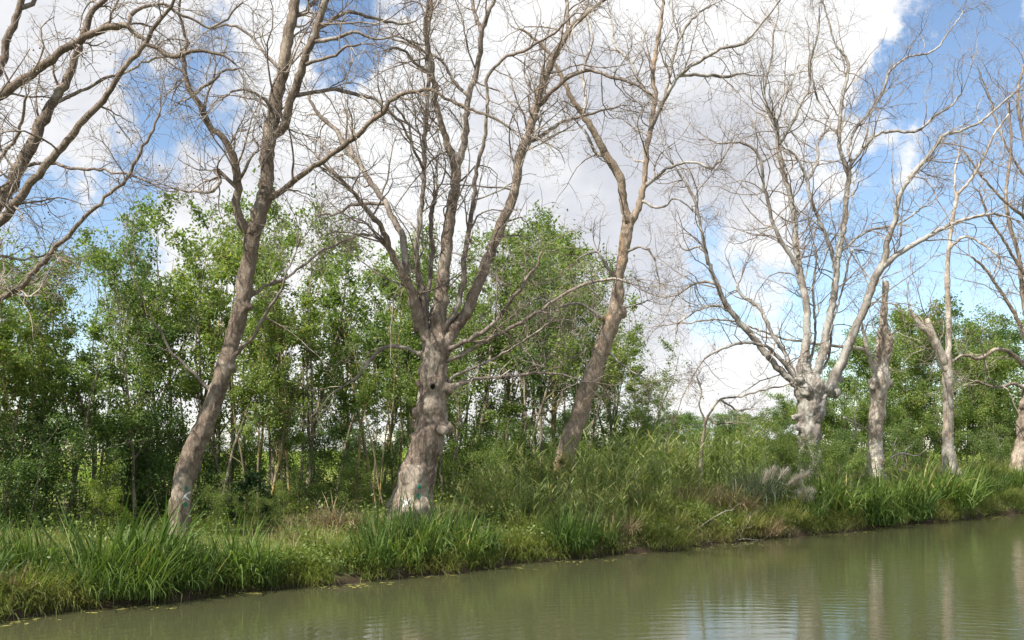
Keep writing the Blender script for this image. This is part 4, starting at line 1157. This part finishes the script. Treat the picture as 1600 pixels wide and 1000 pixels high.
# pampas grass with its plumes
x, y, z = place(1185, 1.5)
pg = thing('pampas_grass', 'blue-green pampas grass clump with pale plumes leaning right', 'pampas grass', (x, y, z))
rng = np.random.default_rng(61)
o = link('blades', iris_mesh(560, 620, 0.5, 1.7, 0.014, 0.26, 2.0), pg, M['pampas'], kind='stuff')
for i, (px, py, ex, ey) in enumerate([(1238, 760, 1264, 734), (1232, 757, 1252, 742), (1240, 768, 1272, 760), (1238, 778, 1270, 771), (1202, 752, 1212, 728), (1216, 750, 1232, 730), (1194, 756, 1199, 734)]):
    mb = MB()
    a = PX(px, py, y - 0.45)
    b = PX(ex, ey, y - 0.6 + 0.06 * i)
    base = np.array([x, y, z])
    stem = resample(np.array([[x + rng.normal() * 0.2, y - 0.1, z + 0.1], (np.array([x, y, z]) + a) / 2 + [0, 0, 0.3], a, b]), 0.08)
    V, fl = tubes(stem[None] - base, np.full((1, len(stem)), 0.004), 4)
    mb.add(V, fl)
    n = 620
    u = rng.random(n)
    cc = a + (b - a) * u[:, None] - base - np.array([0, 0, 0.10]) * (u ** 2)[:, None]
    dd = norm(b - a)
    az = np.arctan2(dd[1], dd[0]) + rng.normal(size=n) * 1.3
    V, fl = blades(cc, az, rng.uniform(0.12, 0.30, n) * (0.35 + 0.9 * np.sin(np.pi * np.clip(0.12 + 0.83 * u, 0, 1))), rng.uniform(0.0035, 0.006, n), np.arccos(np.clip(dd[2], -1, 1)) + rng.normal(size=n) * 0.5, rng.uniform(0.2, 1.3, n), 3)
    mb.add(V, fl)
    link('plume', mb.mesh('plume'), pg, M['plume'], kind='stuff')

# ivy-covered arch beside the leaning trunk
x, y, z = place(398, 4.0)
arch = resample(np.array([PX(368, 812, y), PX(369, 785, y), PX(374, 764, y), PX(386, 748, y), PX(398, 743, y), PX(411, 754, y), PX(417, 776, y), PX(414, 800, y), PX(420, 822, y)]), 0.05)
ar = thing('ivy_arch', 'dark ivy-wrapped arching stem right of the leaning dead trunk', 'ivy', (x, y, z))
base = np.array([x, y, z])
V, fl = tubes(arch[None] - base, np.full((1, len(arch)), 0.025), 6)
link('stem', mk_mesh('stem', V, fl, True), ar, M['stem_dark'])
rng = np.random.default_rng(71)
wk = 0.25 + rng.gamma(0.9, 1.0, len(arch))
wk = np.convolve(wk, np.ones(3) / 3, 'same')
c = arch[rng.choice(len(arch), 2600, p=wk / wk.sum())] - base + rng.normal(size=(2600, 3)) * [0.06, 0.07, 0.07] - np.array([0, 0, 1.0]) * rng.exponential(0.06, (2600, 1))
V, fl = leaves(c, rng.uniform(0.04, 0.07, 2600), 0.8, 0.6)
link('foliage', mk_mesh('foliage', V, fl), ar, M['leaf_ivy'], kind='stuff')

# fallen wood on the bank
rng = np.random.default_rng(81)


def fallen(label, path, t, r, seedn, name='fallen_branch'):
    global rng
    rng = np.random.default_rng(seedn)
    pts = []
    for px, py in path:
        k = (px - 800) / F
        Y = (t + NY * P0Y) / (NX * k + NY)
        pts.append(PX(px, py, Y))
    pts = resample(np.array(pts), 0.08)
    base = pts[0].copy()
    root = thing(name, label, 'branch', tuple(base), group='fallen wood on the bank')
    n = len(pts)
    V, fl = tubes((pts + rng.normal(size=(n, 3)) * 0.008)[None] - base, (r * np.linspace(1, 0.35, n))[None], 6)
    link('stem', mk_mesh('stem', V, fl, True), root, M['bark_cream'])
    st, d, rr, _ = spawn(pts[None], np.full((1, n), r), 6, 0.2, 1.0)
    if len(st):
        p_, q_ = grow(st, d, rng.uniform(0.2, 0.6, len(st)), np.clip(rr * 0.4, 0.004, 0.012), 6, 0.25, 0.0)
        V, fl = tubes(p_ - base, q_, 3, False)
        link('twigs', mk_mesh('twigs', V, fl, True), root, M['twig'], kind='stuff')


fallen('grey fallen branch slanting into the water below the mid-bank reeds', [(1012, 852), (1030, 843), (1050, 832), (1062, 822)], 0.15, 0.030, 82)
fallen('thin bare fallen branch lying up the bank left of the pampas grass', [(1090, 826), (1110, 812), (1130, 800), (1148, 795)], 0.3, 0.018, 83)
fallen('forked twig standing at the waterline below the pampas grass', [(1150, 842), (1160, 830), (1168, 818), (1172, 805)], 0.12, 0.014, 84)
fallen('long low dead twig along the waterline left of the pampas grass', [(1140, 846), (1165, 842), (1190, 845)], 0.05, 0.014, 85)
for i, pth in enumerate([[(1398, 728), (1402, 712), (1396, 700), (1400, 685)], [(1390, 715), (1410, 708), (1432, 712), (1450, 700)], [(1405, 735), (1415, 725), (1412, 708), (1425, 695)], [(1330, 690), (1338, 672), (1334, 650), (1343, 628), (1338, 612)], [(1318, 652), (1335, 660), (1350, 668), (1358, 676)]]):
    fallen(['crooked upright dead branch right of the snapped trunk', 'dead branch lying level between snapped trunk and thin pale stem', 'lowest dead branch in the brushwood right of the snapped trunk', 'pale curling dead vine left of the snapped trunk', 'thin slanting dead branch reaching the snapped trunk from the left'][i], pth, 2.2 if i < 3 else 2.6, 0.035, 90 + i)

# ------------------------------------------------------------------ ground cover
rng = np.random.default_rng(31)


def scatter(n, s0, s1, t0, t1, tpow=1.0):
    """denser near the camera's part of the bank"""
    s = s0 + (s1 - s0) * rng.random(n) ** 1.25
    t = t0 + (t1 - t0) * rng.random(n) ** tpow
    x, y = st_xy(s, t)
    return s, t, np.stack([x, y, gz(s, t) - 0.015], -1)


def patchy(s, t, sc, seed):
    return np.sin(s * sc + seed) * np.sin(t * sc * 1.3 + seed * 2.1) + 0.6 * np.sin(s * sc * 2.7 + t * sc * 1.9 + seed * 3)


n = 110000
s, t, b = scatter(n, -13, 44, 0.08, 9.0, 1.5)
keep = b[:, 2] > 0.03
s, t, b = s[keep], t[keep], b[keep]
n = len(b)
pt = patchy(s, t, 1.1, 0.4)
L = rng.uniform(0.10, 0.34, n) * (1 + 0.5 * np.clip(pt, -0.6, 1.2))
L *= np.where(t < 1.6, 0.95, 0.8)
V, fl = blades(b, rng.uniform(0, 6.28, n), L, rng.uniform(0.007, 0.014, n), np.abs(rng.normal(size=n)) * 0.35, rng.uniform(0.2, 1.5, n), 3)
link('bank_grass', mk_mesh('bank_grass', V, fl), mat=M['grass'], kind='stuff', label='short green and yellowing grass covering the bank', category='grass')

n = 80000
s, t, b = scatter(n, -13, 44, 0.05, 5.0, 1.2)
pt = patchy(s, t, 0.75, 2.2)
x_, y_ = b[:, 0], b[:, 1]
pxx = 800 + x_ / y_ * F
dryz = np.exp(-((pxx - 1120) / 110) ** 2) * (t < 2.4) + np.exp(-((pxx - 470) / 50) ** 2) * (t > 0.9) * (t < 3.5) + np.exp(-((pxx - 20) / 50) ** 2) * (t < 0.7) + 0.6 * np.exp(-((pxx - 960) / 60) ** 2) * (t < 2)
keep = (b[:, 2] > 0.03) & ((pt > 0.75) & (rng.random(n) < 0.5) | (rng.random(n) < 0.8 * dryz))
b = b[keep]
t = t[keep]
n = len(b)
hang = (t < 0.5) & (rng.random(n) < 0.6)
az0 = math.atan2(-NY, -NX)
V, fl = blades(b, np.where(hang, az0 + rng.normal(size=n) * 0.6, rng.uniform(0, 6.28, n)), rng.uniform(0.15, 0.5, n), rng.uniform(0.006, 0.012, n), np.where(hang, 0.9, 0.3) + rng.normal(size=n) * 0.3, rng.uniform(0.3, 1.8, n), 3)
link('dry_grass', mk_mesh('dry_grass', V, fl), mat=M['straw'], kind='stuff', label='dry straw-coloured grass in patches on the bank', category='grass')

n = 42000
s, t, b = scatter(n, -13, 44, 0.0, 0.75, 1.1)
t = t + wl(s)
x_, y_ = st_xy(s, t)
b = np.stack([x_, y_, gz(s, t) - 0.01], -1)
keep = (b[:, 2] > 0.0) & (patchy(s, t * 0.3, 1.9, 1.7) > -0.25)
b = b[keep]
n = len(b)
V, fl = blades(b, az0 + rng.normal(size=n) * 0.75, rng.uniform(0.2, 0.62, n), rng.uniform(0.008, 0.016, n), np.abs(rng.normal(size=n)) * 0.4 + 0.1, rng.uniform(0.6, 2.3, n), 3)
link('overhanging_grass', mk_mesh('overhanging_grass', V, fl), mat=M['grass'], kind='stuff', label='long grass hanging over the water edge', category='grass')

n = 170000
s, t, b = scatter(n, -13, 44, 0.0, 3.2, 1.3)
pxx = 800 + b[:, 0] / b[:, 1] * F
pt = patchy(s, t, 1.6, 5.0)
w = 0.35 * (pt > 0.1) + 1.6 * np.exp(-((pxx - 465) / 45) ** 2) * (t < 0.9) + np.exp(-((pxx - 810) / 50) ** 2) + 0.9 * np.exp(-((pxx - 1070) / 90) ** 2) * (t < 1.3) + 0.8 * np.exp(-((pxx - 1240) / 40) ** 2) + 0.5 * np.exp(-((pxx - 10) / 40) ** 2) * (t < 0.5)
keep = (rng.random(n) < 0.8 * w) & (b[:, 2] > 0.06)
b, pt, s, t = b[keep], pt[keep], s[keep], t[keep]
n = len(b)
b[:, 2] += 0.03 + rng.random(n) ** 1.4 * (0.28 + 0.18 * np.clip(np.sin(s * 2.3) + np.sin(t * 5 + s), 0, 2))
V, fl = leaves(b, rng.uniform(0.035, 0.08, n), 0.65, 1.0)
link('low_weeds', mk_mesh('low_weeds', V, fl), mat=M['weed'], kind='stuff', label='low broad-leaved weeds creeping over the bank edge', category='weeds')

# undergrowth on the wood floor and the sunlit vines of the field behind it
n = 60000
s, t, b = scatter(n, -16, 40, 3.6, 14.0, 1.0)
pt = patchy(s, t, 0.9, 8.0)
b[:, 2] += rng.random(n) ** 1.5 * (0.35 + 0.35 * np.clip(pt, 0, 1.5))
V, fl = leaves(b, rng.uniform(0.05, 0.10, n), 0.6, 0.8)
link('undergrowth', mk_mesh('undergrowth', V, fl), mat=M['weed'], kind='stuff', label='leafy undergrowth covering the floor of the wood', category='undergrowth')
n = 45000
row = rng.integers(0, 9, n)
s = rng.uniform(-22, 75, n)
t = 20 + row * 2.4 + rng.normal(size=n) * 0.28
x, y = st_xy(s, t)
b = np.stack([x, y, gz(s, t) + 0.1 + rng.random(n) * (0.75 + 0.25 * np.sin(s * 2 + row))], -1)
V, fl = leaves(b, rng.uniform(0.10, 0.2, n), 0.8, 0.8)
link('vineyard_foliage', mk_mesh('vineyard_foliage', V, fl), mat=M['vine'], kind='stuff', label='sunlit rows of bright green vines in the field behind the wood', category='vines')

# leaf litter floating along the edge
n = 900
s = rng.uniform(-9, 30, n)
t = -np.abs(rng.normal(size=n)) * 0.30 - 0.02 + wl(s)
keep = patchy(s, t, 1.3, 3.0) > 0.1
s, t = s[keep], t[keep]
x, y = st_xy(s, t)
n = len(x)
c = np.stack([x, y, np.full(n, 0.006)], -1)
a = rng.uniform(0, 6.28, n)
ax = np.stack([np.cos(a), np.sin(a), np.zeros(n)], -1)
bx = np.stack([-np.sin(a), np.cos(a), np.zeros(n)], -1)
sz = rng.uniform(0.03, 0.09, n)[:, None]
V = np.stack([c - ax * sz, c + bx * sz * 0.4, c + ax * sz, c - bx * sz * 0.4], 1).reshape(-1, 3)
link('floating_leaves', mk_mesh('floating_leaves', V, [np.arange(n * 4).reshape(-1, 4)]), mat=M['float'], kind='stuff', label='yellowish leaf litter floating along the water edge', category='leaves')
